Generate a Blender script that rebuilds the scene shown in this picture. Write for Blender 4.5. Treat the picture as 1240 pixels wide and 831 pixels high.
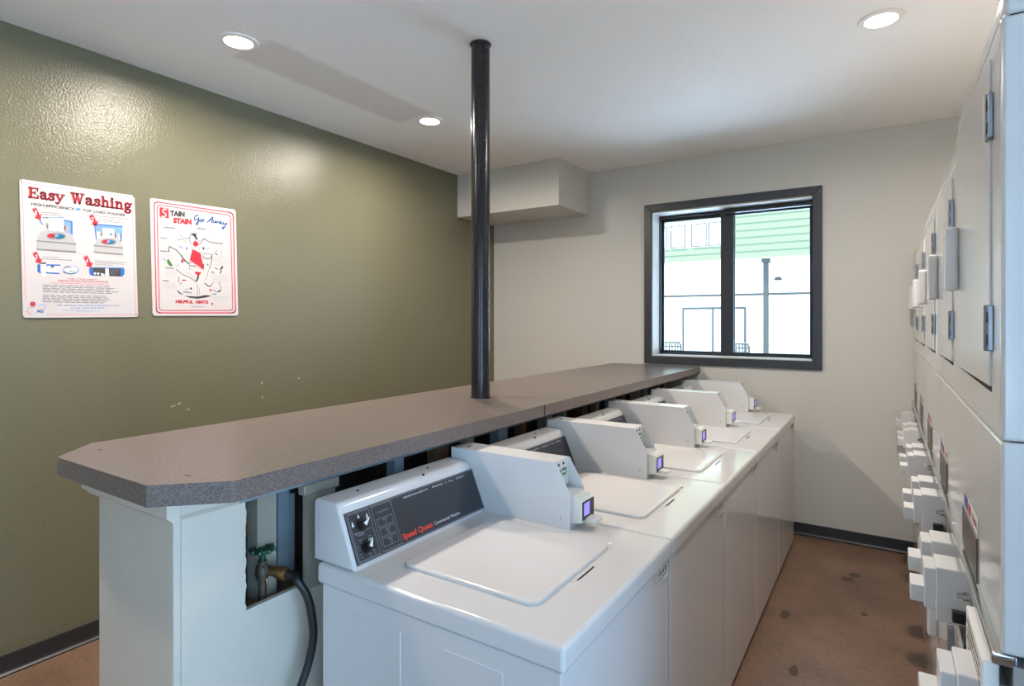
import bpy, bmesh, math, random
from mathutils import Vector, Matrix
random.seed(7)
S = bpy.context.scene
for o in list(bpy.data.objects):
    bpy.data.objects.remove(o)
COL = S.collection

# ------------------------------------------------------------------ camera
FPX, YAW, HOR, EYE = 695.9, 0.5776, 388.8, 1.567        # focal length in px, yaw, horizon row, eye height
cam = bpy.data.cameras.new('camera')
cam.sensor_width = 36.0
cam.lens = 36.0 * FPX / 1240.0
cam.shift_y = -(415.5 - HOR) / 1240.0
cam.clip_start = 0.02
co = bpy.data.objects.new('camera', cam)
COL.objects.link(co)
co.location = (0, 0, EYE)
co.rotation_euler = (math.pi / 2, 0, YAW)
S.camera = co

# ------------------------------------------------------------------ sky, exposure
W = bpy.data.worlds.new('sky')
S.world = W
W.use_nodes = True
bg = W.node_tree.nodes['Background']
bg.inputs['Color'].default_value = (0.40, 0.66, 1.0, 1)
bg.inputs['Strength'].default_value = 4.9
sun = bpy.data.lights.new('sun', 'SUN')
sun.energy = 29.0
sun.angle = 0.009
sun.color = (1.0, 0.98, 0.95)
sun_o = bpy.data.objects.new('sun', sun)
COL.objects.link(sun_o)
sun_o.rotation_euler = Vector((0.66, 0.15, -0.85)).to_track_quat('-Z', 'Y').to_euler()
vs = S.view_settings
vs.view_transform = 'Standard'
vs.look = 'None'
vs.exposure = 0.38
vs.gamma = 1.0
vs.use_curve_mapping = False
LAMP_W = 21.0
LAMP_COL = (1.0, 0.90, 0.80)

# ------------------------------------------------------------------ room measures (metres)
WL, WR, YB, YR, CH = -3.271, 0.955, 4.69, -1.75, 2.893    # left wall, right wall, back wall, rear wall, ceiling


def ray(u, v):
    a = (u - 620.0) / FPX
    s, c = math.sin(YAW), math.cos(YAW)
    return (-s + a * c, c + a * s, (HOR - v) / FPX)


def on_wall(u, v, X=WL):
    d = ray(u, v)
    t = X / d[0]
    return d[1] * t, d[2] * t + EYE


# daylight portals: they only tell the renderer where the sky comes in
def portal(name, loc, rot, sx, sy):
    l = bpy.data.lights.new(name, 'AREA')
    l.shape = 'RECTANGLE'
    l.size, l.size_y = sx, sy
    l.cycles.is_portal = True
    o = bpy.data.objects.new(name, l)
    COL.objects.link(o)
    o.location = loc
    o.rotation_euler = rot


portal('door_daylight', (WR + 0.14, -0.15, 1.2), (0, math.pi / 2, 0), 2.4, 2.4)
portal('shopfront_daylight', (.1, YR - 0.13, 1.6), (math.pi / 2, 0, 0), 1.0, 1.5)
portal('window_daylight', (-1.05, YB + 0.28, 1.87), (math.pi / 2, 0, math.pi), 1.2, 1.2)


# ------------------------------------------------------------------ materials
def lin(r, g, b):
    f = lambda c: (c / 255 / 12.92) if c <= 10 else ((c / 255 + 0.055) / 1.055) ** 2.4
    return (f(r), f(g), f(b), 1)


MATS = {}


def mat(name, col, rough=0.5, metal=0.0, spec=0.5, bump=None, vary=None, emit=None, coat=0.0):
    m = bpy.data.materials.new(name)
    m.use_nodes = True
    nt = m.node_tree
    p = nt.nodes['Principled BSDF']
    p.inputs['Base Color'].default_value = col
    p.inputs['Roughness'].default_value = rough
    p.inputs['Metallic'].default_value = metal
    p.inputs['Specular IOR Level'].default_value = spec
    p.inputs['Coat Weight'].default_value = coat
    p.inputs['Coat Roughness'].default_value = 0.05
    geo = nt.nodes.new('ShaderNodeNewGeometry')
    if vary:                                   # (scale, amount, detail): gentle tone drift of the surface itself
        n = nt.nodes.new('ShaderNodeTexNoise')
        n.inputs['Scale'].default_value = vary[0]
        n.inputs['Detail'].default_value = vary[2] if len(vary) > 2 else 4
        nt.links.new(geo.outputs['Position'], n.inputs['Vector'])
        mr = nt.nodes.new('ShaderNodeMapRange')
        mr.inputs['From Min'].default_value = 0.3
        mr.inputs['From Max'].default_value = 0.7
        mr.inputs['To Min'].default_value = 1 - vary[1]
        mr.inputs['To Max'].default_value = 1 + vary[1]
        nt.links.new(n.outputs['Fac'], mr.inputs['Value'])
        mx = nt.nodes.new('ShaderNodeVectorMath')
        mx.operation = 'SCALE'
        mx.inputs[0].default_value = col[:3]
        nt.links.new(mr.outputs['Result'], mx.inputs['Scale'])
        nt.links.new(mx.outputs['Vector'], p.inputs['Base Color'])
    if bump:                                   # (scale, strength, distance)
        n = nt.nodes.new('ShaderNodeTexNoise')
        n.inputs['Scale'].default_value = bump[0]
        n.inputs['Detail'].default_value = 3
        nt.links.new(geo.outputs['Position'], n.inputs['Vector'])
        b = nt.nodes.new('ShaderNodeBump')
        b.inputs['Strength'].default_value = bump[1]
        b.inputs['Distance'].default_value = bump[2]
        nt.links.new(n.outputs['Fac'], b.inputs['Height'])
        nt.links.new(b.outputs['Normal'], p.inputs['Normal'])
    if emit:
        p.inputs['Emission Color'].default_value = emit[0]
        p.inputs['Emission Strength'].default_value = emit[1]
    MATS[name] = m
    return m


def speckle(name, base, dark, light, rough):
    m = mat(name, base, rough)
    nt = m.node_tree
    p = nt.nodes['Principled BSDF']
    geo = nt.nodes.new('ShaderNodeNewGeometry')
    v = nt.nodes.new('ShaderNodeTexVoronoi')
    v.inputs['Scale'].default_value = 420
    nt.links.new(geo.outputs['Position'], v.inputs['Vector'])
    sep = nt.nodes.new('ShaderNodeSeparateColor')
    nt.links.new(v.outputs['Color'], sep.inputs['Color'])
    r = nt.nodes.new('ShaderNodeValToRGB')
    r.color_ramp.interpolation = 'CONSTANT'
    e = r.color_ramp.elements
    e[0].position, e[0].color = 0.0, dark
    e[1].position, e[1].color = 0.34, base
    x = e.new(0.74)
    x.color = light
    nt.links.new(sep.outputs['Red'], r.inputs['Fac'])
    nt.links.new(r.outputs['Color'], p.inputs['Base Color'])
    return m


mat('green_paint', lin(115, 112, 90), 0.22, bump=(115, 0.55, 0.004), spec=0.5)
mat('cream_paint', lin(207, 205, 197), 0.55, bump=(120, 0.25, 0.002), vary=(1.3, 0.02))
mat('rear_paint', lin(205, 200, 188), 0.6)
mat('black_base', lin(46, 46, 48), 0.35, bump=(40, 0.1, 0.002))
mat('enamel', lin(207, 204, 202), 0.13, spec=0.5, coat=0.15)
mat('dryer_enamel', lin(207, 204, 201), 0.17, spec=0.5, coat=0.3)
mat('lid_enamel', lin(208, 204, 201), 0.16, spec=0.5)
mat('coin_enamel', lin(214, 213, 212), 0.3)
mat('display_plastic', lin(224, 224, 214), 0.4)
mat('dark_panel', lin(50, 53, 58), 0.3)
mat('panel_line', lin(150, 152, 156), 0.5)
mat('white_print', lin(222, 224, 226), 0.5)
mat('red_print', lin(226, 66, 44), 0.5)
mat('black_plastic', lin(24, 24, 26), 0.35)
mat('black_rubber', lin(30, 31, 33), 0.45)
mat('dark_gap', lin(26, 24, 24), 0.8)
mat('chrome', lin(212, 214, 216), 0.16, 1.0)
mat('steel', lin(168, 170, 172), 0.35, 1.0)
mat('dull_steel', lin(190, 188, 184), 0.42, 0.75)
mat('hinge_steel', lin(150, 155, 162), 0.4, 0.85)
mat('brass', lin(176, 140, 88), 0.35, 0.9)
mat('rusty_iron', lin(92, 78, 66), 0.6, 0.4, vary=(60, 0.3))
mat('green_wheel', lin(24, 66, 44), 0.4)
mat('screen', lin(40, 40, 90), 0.3, emit=(lin(150, 140, 255), 0.85))
mat('dark_brown_glass', lin(84, 70, 60), 0.35)
mat('sticker_white', lin(228, 226, 222), 0.45)
mat('ink_dark', lin(58, 58, 62), 0.6)
mat('ink_grey', lin(112, 110, 114), 0.6)
mat('ink_pale', lin(168, 162, 164), 0.6)
mat('ink_red', lin(192, 36, 50), 0.5)
mat('ink_pink', lin(226, 132, 146), 0.5)
mat('ink_maroon', lin(96, 30, 40), 0.5)
mat('ink_blue', lin(44, 106, 184), 0.5)
mat('ink_sky', lin(118, 158, 216), 0.5)
mat('ink_teal', lin(24, 108, 140), 0.5)
mat('ink_green', lin(70, 130, 66), 0.5)
mat('ink_violet', lin(92, 84, 160), 0.5)
mat('ink_yellow', lin(232, 214, 96), 0.5)
mat('ink_brown', lin(96, 62, 44), 0.5)
mat('ink_machine', lin(180, 177, 175), 0.5)
mat('ink_machine_dark', lin(134, 130, 126), 0.5)
mat('poster_board', lin(205, 197, 194), 0.38)
mat('post_paint', lin(34, 33, 36), 0.22, vary=(30, 0.15))
mat('base_paint', lin(210, 199, 184), 0.5, bump=(90, 0.2, 0.002), vary=(5, 0.03))
mat('base_beige', lin(160, 152, 136), 0.55)
mat('raw_wood', lin(120, 88, 62), 0.7, vary=(25, 0.2))
mat('grey_board', lin(150, 160, 166), 0.6)
mat('dark_inside', lin(62, 48, 40), 0.85, vary=(9, 0.3))
mat('frame_paint', lin(56, 61, 67), 0.35)
mat('sash_black', lin(40, 46, 52), 0.4)
mat('jamb_white', lin(226, 230, 232), 0.5)
mat('light_trim', lin(238, 236, 230), 0.5)
mat('lens', lin(255, 250, 240), 0.4, emit=((1.0, 0.9, 0.76, 1), 14.0))
mat('siding', lin(92, 99, 72), 0.7)
mat('stucco', lin(222, 214, 196), 0.8)
mat('outdoor_dark', lin(40, 42, 36), 0.6)
mat('outdoor_frame', lin(62, 56, 48), 0.6)
mat('outdoor_glass', lin(214, 216, 214), 0.12)
mat('paving', lin(188, 206, 226), 0.85, vary=(0.8, 0.08))
mat('scuff', lin(222, 222, 210), 0.6)
mat('stain', lin(84, 66, 54), 0.5)
speckle('laminate', lin(112, 99, 92), lin(90, 81, 79), lin(126, 113, 105), 0.3)


def glass_mat():
    m = bpy.data.materials.new('pane_glass')
    m.use_nodes = True
    nt = m.node_tree
    nt.nodes.remove(nt.nodes['Principled BSDF'])
    t = nt.nodes.new('ShaderNodeBsdfTransparent')
    t.inputs['Color'].default_value = (0.95, 0.97, 0.96, 1)
    g = nt.nodes.new('ShaderNodeBsdfGlossy')
    g.inputs['Roughness'].default_value = 0.02
    f = nt.nodes.new('ShaderNodeFresnel')
    f.inputs['IOR'].default_value = 1.35
    mx = nt.nodes.new('ShaderNodeMixShader')
    nt.links.new(f.outputs['Fac'], mx.inputs['Fac'])
    nt.links.new(t.outputs['BSDF'], mx.inputs[1])
    nt.links.new(g.outputs['BSDF'], mx.inputs[2])
    nt.links.new(mx.outputs['Shader'], nt.nodes['Material Output'].inputs['Surface'])
    MATS['pane_glass'] = m


glass_mat()


def floor_mat():
    m = mat('floor_concrete', lin(120, 96, 78), 0.42)
    nt = m.node_tree
    p = nt.nodes['Principled BSDF']
    geo = nt.nodes.new('ShaderNodeNewGeometry')

    def noise(scale, detail):
        n = nt.nodes.new('ShaderNodeTexNoise')
        n.inputs['Scale'].default_value = scale
        n.inputs['Detail'].default_value = detail
        n.inputs['Roughness'].default_value = 0.65
        nt.links.new(geo.outputs['Position'], n.inputs['Vector'])
        return n
    a, b = noise(2.2, 8), noise(55, 4)
    r = nt.nodes.new('ShaderNodeValToRGB')
    r.color_ramp.elements[0].position = 0.3
    r.color_ramp.elements[0].color = lin(108, 84, 67)
    r.color_ramp.elements[1].position = 0.72
    r.color_ramp.elements[1].color = lin(146, 116, 94)
    nt.links.new(a.outputs['Fac'], r.inputs['Fac'])
    r2 = nt.nodes.new('ShaderNodeValToRGB')
    r2.color_ramp.elements[0].position = 0.3
    r2.color_ramp.elements[0].color = (0.72, 0.72, 0.72, 1)
    r2.color_ramp.elements[1].position = 0.75
    r2.color_ramp.elements[1].color = (1.2, 1.2, 1.2, 1)
    nt.links.new(b.outputs['Fac'], r2.inputs['Fac'])
    mx = nt.nodes.new('ShaderNodeMix')
    mx.data_type = 'RGBA'
    mx.blend_type = 'MULTIPLY'
    mx.inputs['Factor'].default_value = 1
    nt.links.new(r.outputs['Color'], mx.inputs[6])
    nt.links.new(r2.outputs['Color'], mx.inputs[7])
    nt.links.new(mx.outputs[2], p.inputs['Base Color'])


floor_mat()


def ceiling_mat():
    # textured white ceiling with one unevenly repainted strip between the two recessed lamps
    m = mat('ceiling_paint', lin(242, 240, 236), 0.75, bump=(75, 0.5, 0.004))
    nt = m.node_tree
    p = nt.nodes['Principled BSDF']
    geo = nt.nodes.new('ShaderNodeNewGeometry')
    n = nt.nodes.new('ShaderNodeTexNoise')
    n.inputs['Scale'].default_value = 22
    n.inputs['Detail'].default_value = 4
    nt.links.new(geo.outputs['Position'], n.inputs['Vector'])
    off = nt.nodes.new('ShaderNodeVectorMath')
    off.operation = 'SCALE'
    off.inputs['Scale'].default_value = 0.05
    nt.links.new(n.outputs['Color'], off.inputs[0])
    add = nt.nodes.new('ShaderNodeVectorMath')
    nt.links.new(geo.outputs['Position'], add.inputs[0])
    nt.links.new(off.outputs['Vector'], add.inputs[1])
    sep = nt.nodes.new('ShaderNodeSeparateXYZ')
    nt.links.new(add.outputs['Vector'], sep.inputs['Vector'])

    def band(sock, c, h):
        s = nt.nodes.new('ShaderNodeMath')
        s.operation = 'SUBTRACT'
        s.inputs[1].default_value = c
        nt.links.new(sock, s.inputs[0])
        a = nt.nodes.new('ShaderNodeMath')
        a.operation = 'ABSOLUTE'
        nt.links.new(s.outputs[0], a.inputs[0])
        r = nt.nodes.new('ShaderNodeMapRange')
        r.interpolation_type = 'SMOOTHSTEP'
        r.inputs['From Min'].default_value = h + 0.03
        r.inputs['From Max'].default_value = h - 0.03
        nt.links.new(a.outputs[0], r.inputs['Value'])
        return r.outputs['Result']
    mu = nt.nodes.new('ShaderNodeMath')
    mu.operation = 'MULTIPLY'
    nt.links.new(band(sep.outputs['X'], -2.56, 0.155), mu.inputs[0])
    nt.links.new(band(sep.outputs['Y'], 2.25, 0.58), mu.inputs[1])
    mx = nt.nodes.new('ShaderNodeMix')
    mx.data_type = 'RGBA'
    mx.inputs[6].default_value = lin(242, 240, 236)
    mx.inputs[7].default_value = lin(224, 219, 212)
    nt.links.new(mu.outputs[0], mx.inputs[0])
    nt.links.new(mx.outputs[2], p.inputs['Base Color'])


ceiling_mat()


# ------------------------------------------------------------------ mesh builder
class MB:
    def __init__(self):
        self.v, self.f, self.m = [], [], []
        self.mats = []

    def mi(self, name):
        if name not in self.mats:
            self.mats.append(name)
        return self.mats.index(name)

    def add(self, verts, faces, m):
        o = len(self.v)
        self.v += [tuple(p) for p in verts]
        k = self.mi(m)
        for fc in faces:
            self.f.append([i + o for i in fc])
            self.m.append(k)
        return self

    def box(self, x0, x1, y0, y1, z0, z1, m, bev=0.0, seg=2):
        vs = [(x, y, z) for z in (z0, z1) for y in (y0, y1) for x in (x0, x1)]
        fs = [(0, 2, 3, 1), (4, 5, 7, 6), (0, 1, 5, 4), (2, 6, 7, 3), (0, 4, 6, 2), (1, 3, 7, 5)]
        if bev:
            bm = bmesh.new()
            bv = [bm.verts.new(p) for p in vs]
            for fc in fs:
                bm.faces.new([bv[i] for i in fc])
            bmesh.ops.bevel(bm, geom=list(bm.edges), offset=bev, segments=seg, profile=0.5, affect='EDGES')
            self.bm(bm, m)
        else:
            self.add(vs, fs, m)
        return self

    def bm(self, bm, m):
        bm.verts.index_update()
        self.add([v.co[:] for v in bm.verts], [[v.index for v in f.verts] for f in bm.faces], m)
        bm.free()

    def prism(self, pts, axis, a, b, m, bev=0.0, seg=2, edges=None):
        """extrude a polygon: axis 'y' -> pts are (x,z), 'z' -> (x,y), 'x' -> (y,z)"""
        def P(p, t):
            return {'y': (p[0], t, p[1]), 'z': (p[0], p[1], t), 'x': (t, p[0], p[1])}[axis]
        n = len(pts)
        vs = [P(p, a) for p in pts] + [P(p, b) for p in pts]
        fs = [list(range(n))[::-1], list(range(n, 2 * n))] + [(i, (i + 1) % n, n + (i + 1) % n, n + i) for i in range(n)]
        bm = bmesh.new()
        bv = [bm.verts.new(p) for p in vs]
        for fc in fs:
            bm.faces.new([bv[i] for i in fc])
        bmesh.ops.recalc_face_normals(bm, faces=list(bm.faces))
        if bev:
            ed = list(bm.edges) if edges is None else [e for e in bm.edges if edges(e)]
            bmesh.ops.bevel(bm, geom=ed, offset=bev, segments=seg, profile=0.5, affect='EDGES')
        self.bm(bm, m)
        return self

    def cyl(self, p, q, r, m, n=16, r2=None, caps=True):
        p, q = Vector(p), Vector(q)
        d = (q - p).normalized()
        a = d.orthogonal().normalized()
        b = d.cross(a)
        r2 = r if r2 is None else r2
        vs = []
        for c, rr in ((p, r), (q, r2)):
            for i in range(n):
                t = 2 * math.pi * i / n
                vs.append(c + a * rr * math.cos(t) + b * rr * math.sin(t))
        fs = [(i, (i + 1) % n, n + (i + 1) % n, n + i) for i in range(n)]
        if caps:
            fs += [list(range(n))[::-1], list(range(n, 2 * n))]
        return self.add(vs, fs, m)

    def lathe(self, c, prof, m, n=24, axis='z'):
        """prof: list of (r, h) from c along axis"""
        vs, fs = [], []
        k = len(prof)
        for i in range(n):
            t = 2 * math.pi * i / n
            for r, h in prof:
                x, y = r * math.cos(t), r * math.sin(t)
                d = {'z': (x, y, h), 'x': (h, x, y), 'y': (x, h, y)}[axis]
                vs.append((c[0] + d[0], c[1] + d[1], c[2] + d[2]))
        for i in range(n):
            j = (i + 1) % n
            for s in range(k - 1):
                fs.append((i * k + s, j * k + s, j * k + s + 1, i * k + s + 1))
        return self.add(vs, fs, m)

    def tube(self, pts, r, m, n=12):
        pts = [Vector(p) for p in pts]
        vs, fs = [], []
        up = None
        for i, p in enumerate(pts):
            d = (pts[min(i + 1, len(pts) - 1)] - pts[max(i - 1, 0)]).normalized()
            a = d.orthogonal().normalized() if up is None else (up - d * up.dot(d)).normalized()
            up = a
            b = d.cross(a)
            for k in range(n):
                t = 2 * math.pi * k / n
                vs.append(p + a * r * math.cos(t) + b * r * math.sin(t))
        for i in range(len(pts) - 1):
            for k in range(n):
                fs.append((i * n + k, i * n + (k + 1) % n, (i + 1) * n + (k + 1) % n, (i + 1) * n + k))
        fs += [list(range(n))[::-1], [len(vs) - n + k for k in range(n)]]
        return self.add(vs, fs, m)

    def torus(self, c, R, r, m, axis='z', n=24, k=8):
        vs, fs = [], []
        for i in range(n):
            t = 2 * math.pi * i / n
            for j in range(k):
                s = 2 * math.pi * j / k
                rr = R + r * math.cos(s)
                x, y, h = rr * math.cos(t), rr * math.sin(t), r * math.sin(s)
                d = {'z': (x, y, h), 'x': (h, x, y), 'y': (x, h, y)}[axis]
                vs.append((c[0] + d[0], c[1] + d[1], c[2] + d[2]))
        for i in range(n):
            for j in range(k):
                fs.append((i * k + j, ((i + 1) % n) * k + j, ((i + 1) % n) * k + (j + 1) % k, i * k + (j + 1) % k))
        return self.add(vs, fs, m)

    def build(self, name, parent=None, org=(0, 0, 0), smooth=True):
        me = bpy.data.meshes.new(name)
        me.from_pydata([(p[0] - org[0], p[1] - org[1], p[2] - org[2]) for p in self.v], [], self.f)
        for n in self.mats:
            me.materials.append(MATS[n])
        me.polygons.foreach_set('material_index', self.m)
        if smooth:
            me.polygons.foreach_set('use_smooth', [True] * len(me.polygons))
            me.set_sharp_from_angle(angle=math.radians(32))
        me.update()
        o = bpy.data.objects.new(name, me)
        COL.objects.link(o)
        if smooth and len(me.polygons) > 6:
            wn = o.modifiers.new('weighted normals', 'WEIGHTED_NORMAL')
            wn.keep_sharp = True
        if parent:
            o.parent = parent
        else:
            o.location = org
        return o


def recalc(o):
    bm = bmesh.new()
    bm.from_mesh(o.data)
    bmesh.ops.recalc_face_normals(bm, faces=list(bm.faces))
    bm.to_mesh(o.data)
    bm.free()
    return o


def tag(o, label, cat, group=None):
    o['label'] = label
    o['category'] = cat
    if group:
        o['group'] = group
    return o


def struct(o, label=None):
    o['kind'] = 'structure'
    if label:
        o['label'] = label
    return o


def thing(name, loc, label, cat, group=None):
    o = bpy.data.objects.new(name, None)
    o.empty_display_size = 0.1
    COL.objects.link(o)
    o.location = loc
    return tag(o, label, cat, group)


def copy_tree(o, parent=None):
    c = o.copy()
    COL.objects.link(c)
    c.parent = parent
    for ch in list(o.children):
        copy_tree(ch, c)
    return c


def rrect(x0, x1, y0, y1, r, n=5):
    pts = []
    for cx, cy, a0 in ((x1 - r, y1 - r, 0), (x0 + r, y1 - r, 90), (x0 + r, y0 + r, 180), (x1 - r, y0 + r, 270)):
        for i in range(n + 1):
            a = math.radians(a0 + 90 * i / n)
            pts.append((cx + r * math.cos(a), cy + r * math.sin(a)))
    return pts


# ------------------------------------------------------------------ flat print (lettering and pictures on signs and panels)
_tx = {}


def text_shape(s, bold=0.0):
    key = (s, bold)
    if key in _tx:
        return _tx[key]
    c = bpy.data.curves.new('lettering', 'FONT')
    c.body = s
    c.size = 1.0
    c.offset = bold
    c.resolution_u = 3
    o = bpy.data.objects.new('lettering', c)
    COL.objects.link(o)
    dg = bpy.context.evaluated_depsgraph_get()
    me = bpy.data.meshes.new_from_object(o.evaluated_get(dg))
    v = [(p.co.x, p.co.y) for p in me.vertices]
    f = [list(p.vertices) for p in me.polygons]
    bpy.data.objects.remove(o)
    bpy.data.curves.remove(c)
    bpy.data.meshes.remove(me)
    x0 = min(p[0] for p in v)
    x1 = max(p[0] for p in v)
    v = [((p[0] - x0) / (x1 - x0), p[1] / 0.73) for p in v]
    _tx[key] = (v, f)
    return v, f


class Print(MB):
    def __init__(self, fn, up=-1):
        MB.__init__(self)
        self.fn, self.up = fn, up

    def poly(self, pts, m, layer=0):
        return self.add([self.fn(a, b, layer) for a, b in pts], [list(range(len(pts)))], m)

    def quad(self, x0, y0, x1, y1, m, layer=0):
        return self.poly([(x0, y0), (x1, y0), (x1, y1), (x0, y1)], m, layer)

    def line(self, pts, w, m, layer=0, closed=False, joints=True):
        if closed:
            pts = list(pts) + [pts[0]]
        for (x0, y0), (x1, y1) in zip(pts, pts[1:]):
            l = math.hypot(x1 - x0, y1 - y0) or 1e-6
            nx, ny = -(y1 - y0) / l * w / 2, (x1 - x0) / l * w / 2
            self.poly([(x0 + nx, y0 + ny), (x1 + nx, y1 + ny), (x1 - nx, y1 - ny), (x0 - nx, y0 - ny)], m, layer)
        if joints:
            for x, y in pts:
                self.ell(x, y, w / 2, w / 2, m, layer, 8)
        return self

    def ell(self, x, y, rx, ry, m, layer=0, n=16):
        return self.poly([(x + rx * math.cos(2 * math.pi * i / n), y + ry * math.sin(2 * math.pi * i / n)) for i in range(n)], m, layer)

    def text(self, s, p0, p1, h, m, layer=0, bold=0.0, shear=0.0):
        v, f = text_shape(s, bold)
        dx, dy = p1[0] - p0[0], p1[1] - p0[1]
        pts = []
        for x, y in v:
            pts.append(self.fn(p0[0] + x * dx + y * h * shear, p0[1] + x * dy + self.up * y * h, layer))
        return self.add(pts, f, m)

    def glyphs(self, table, adv, s, p0, p1, h, m, layer, grow=0.0):
        tot = sum(adv[c] for c in s)
        x = 0.0
        sx = math.hypot(p1[0] - p0[0], p1[1] - p0[1]) / tot
        sl = (p1[1] - p0[1]) / (p1[0] - p0[0])
        for c in s:
            for pts, w in table.get(c, []):
                q = []
                for gx, gy in pts:
                    X = p0[0] + (x + gx) * sx
                    q.append((X, p0[1] + (X - p0[0]) * sl + self.up * gy * h))
                self.line(q, w * h + grow, m, layer)
            x += adv[c]
        return self

    def heading(self, p0, p1, h, m, layer=0):
        n = max(3, int(abs(p1[0] - p0[0]) / (h * .95)))
        for k in range(n):
            a, b = (k + .06) / n, (k + .86) / n
            q = [(p0[0] + (p1[0] - p0[0]) * t, p0[1] + (p1[1] - p0[1]) * t) for t in (a, b)]
            hh = self.up * h
            self.line([(q[0][0], q[0][1]), (q[0][0], q[0][1] + hh)], h * .3, m, layer, False, False)
            self.line([(q[0][0], q[0][1] + hh * (.5, .85, .15)[k % 3]), (q[1][0], q[1][1] + hh * (.5, .85, .15)[k % 3])], h * .3, m, layer, False, False)
            if k % 2:
                self.line([(q[1][0], q[1][1]), (q[1][0], q[1][1] + hh)], h * .3, m, layer, False, False)
        return self

    def para(self, x0, x1, y, rows, dy, h, m, layer=0, slope=0.0, last=0.6):
        """rows of unreadably small words"""
        for r in range(rows):
            x = x0
            end = x1 if r < rows - 1 else x0 + (x1 - x0) * last
            end -= random.random() * (x1 - x0) * 0.12
            while x < end:
                w = (x1 - x0) * random.uniform(0.05, 0.14)
                b = min(x + w, end)
                ya, yb = y + (x - x0) * slope, y + (b - x0) * slope
                self.poly([(x, ya), (b, yb), (b, yb + h), (x, ya + h)], m, layer)
                x = b + (x1 - x0) * 0.018
            y += dy
        return self


# ================================================================== THE ROOM
T = 0.15
o = MB().box(WL - T, WR + T, YR - T, YB + T, -0.12, 0, 'floor_concrete').build('floor')
struct(o, 'brown stained concrete floor')
fl = o
o = MB().box(WL - T, WR + T, YR - T, YB + T, CH, CH + 0.12, 'ceiling_paint').build('ceiling')
struct(o, 'white textured ceiling')
wl = MB().box(WL - T, WL, YR - T, YB + T, 0, CH, 'green_paint').build('wall_left')
struct(wl, 'olive green glossy painted wall')
# back wall around the window opening
wx0, wx1, wz0, wz1 = -1.649, -0.45, 1.28, 2.472
b = MB()
TB = .27
b.box(WL, wx0, YB, YB + TB, 0, CH, 'cream_paint').box(wx1, WR + T, YB, YB + TB, 0, CH, 'cream_paint')
b.box(wx0, wx1, YB, YB + TB, 0, wz0, 'cream_paint').box(wx0, wx1, YB, YB + TB, wz1, CH, 'cream_paint')
struct(b.build('wall_back', smooth=False), 'cream painted wall with the window')
b = MB()
dy0, dy1, dz1 = -1.35, 1.05, 2.4
b.box(WR, WR + T, dy1, YB, 0, CH, 'cream_paint').box(WR, WR + T, YR, dy0, 0, CH, 'cream_paint')
b.box(WR, WR + T, dy0, dy1, dz1, CH, 'cream_paint')
struct(b.build('wall_right', smooth=False), 'cream wall behind the dryers')
rx0, rx1, rz0, rz1 = -.4, .6, .85, 2.35
b = MB()
b.box(WL, rx0, YR - T, YR, 0, CH, 'rear_paint').box(rx1, WR + T, YR - T, YR, 0, CH, 'rear_paint')
b.box(rx0, rx1, YR - T, YR, 0, rz0, 'rear_paint').box(rx0, rx1, YR - T, YR, rz1, CH, 'rear_paint')
struct(b.build('wall_rear', smooth=False), 'plain wall opposite the sliding window with a pane of its own')
# boxed-in duct in the far left ceiling corner
b = MB().box(WL, -2.225, 4.11, YB, 2.51, CH, 'cream_paint')
struct(b.build('wall_soffit', smooth=False), 'cream boxed-in soffit under the ceiling corner')


def baseboard(name, prof, axis, a, b_):
    return struct(MB().prism(prof, axis, a, b_, 'black_base').build(name), 'black vinyl cove baseboard')


cove = [(0, 0), (0.022, 0), (0.022, 0.006), (0.012, 0.012), (0.006, 0.022), (0.006, 0.082), (0.003, 0.088), (0, 0.088)]
baseboard('baseboard_left', [(WL + d, z) for d, z in cove], 'y', YR, YB)
baseboard('baseboard_back', [(YB - d, z) for d, z in cove], 'x', WL + 0.022, WR)
baseboard('baseboard_right', [(WR - d, z) for d, z in cove], 'y', dy1, YB - 0.022)

# chipped paint on the green wall
for k, (u0, v0, u1, v1, w) in enumerate([(207, 493, 212, 491, .003), (216, 490, 218, 488, .006), (227, 497, 229, 495, .004), (316, 465, 318, 463, .004),
                                         (317, 483, 318, 480, .003), (247, 518, 252, 517, .003), (361, 459, 363, 458, .003)]):
    y0, z0 = on_wall(u0, v0)
    y1, z1 = on_wall(u1, v1)
    c = Print(lambda a, b_, l: (WL + 0.0008, a, b_), 1).line([(y0, z0), ((y0 + y1) / 2, (z0 + z1) / 2 + w * 0.4), (y1, z1)], w, 'scuff').build('paint_chip', wl)
# floor spots
for x, y, rx, ry in [(-0.164, 4.116, .035, .05), (-0.195, 4.03, .04, .045), (-0.452, 3.36, .03, .06), (-0.348, 2.84, .022, .05), (-0.25, 2.45, .02, .03), (-0.1, 3.6, .018, .03)]:
    pts = [(x + rx * random.uniform(.7, 1.1) * math.cos(t), y + ry * random.uniform(.7, 1.1) * math.sin(t), 0.0006) for t in [i * math.pi / 7 for i in range(14)]]
    MB().add(pts, [list(range(14))], 'stain').build('floor_stain', fl)


# ------------------------------------------------------------------ window
def ring(mb, x0, x1, z0, z1, wl_, wr, wb, wt, ya, yb, m, bev=0.0):
    mb.box(x0, x0 + wl_, ya, yb, z0, z1, m, bev)
    mb.box(x1 - wr, x1, ya, yb, z0, z1, m, bev)
    mb.box(x0 + wl_, x1 - wr, ya, yb, z0, z0 + wb, m, bev)
    mb.box(x0 + wl_, x1 - wr, ya, yb, z1 - wt, z1, m, bev)
    return mb


win = thing('window_1', (-1.05, YB, 1.21), 'dark framed sliding window in the cream wall', 'window')
del win['category']
struct(win)
wo = (-1.05, YB, 1.21)
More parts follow.
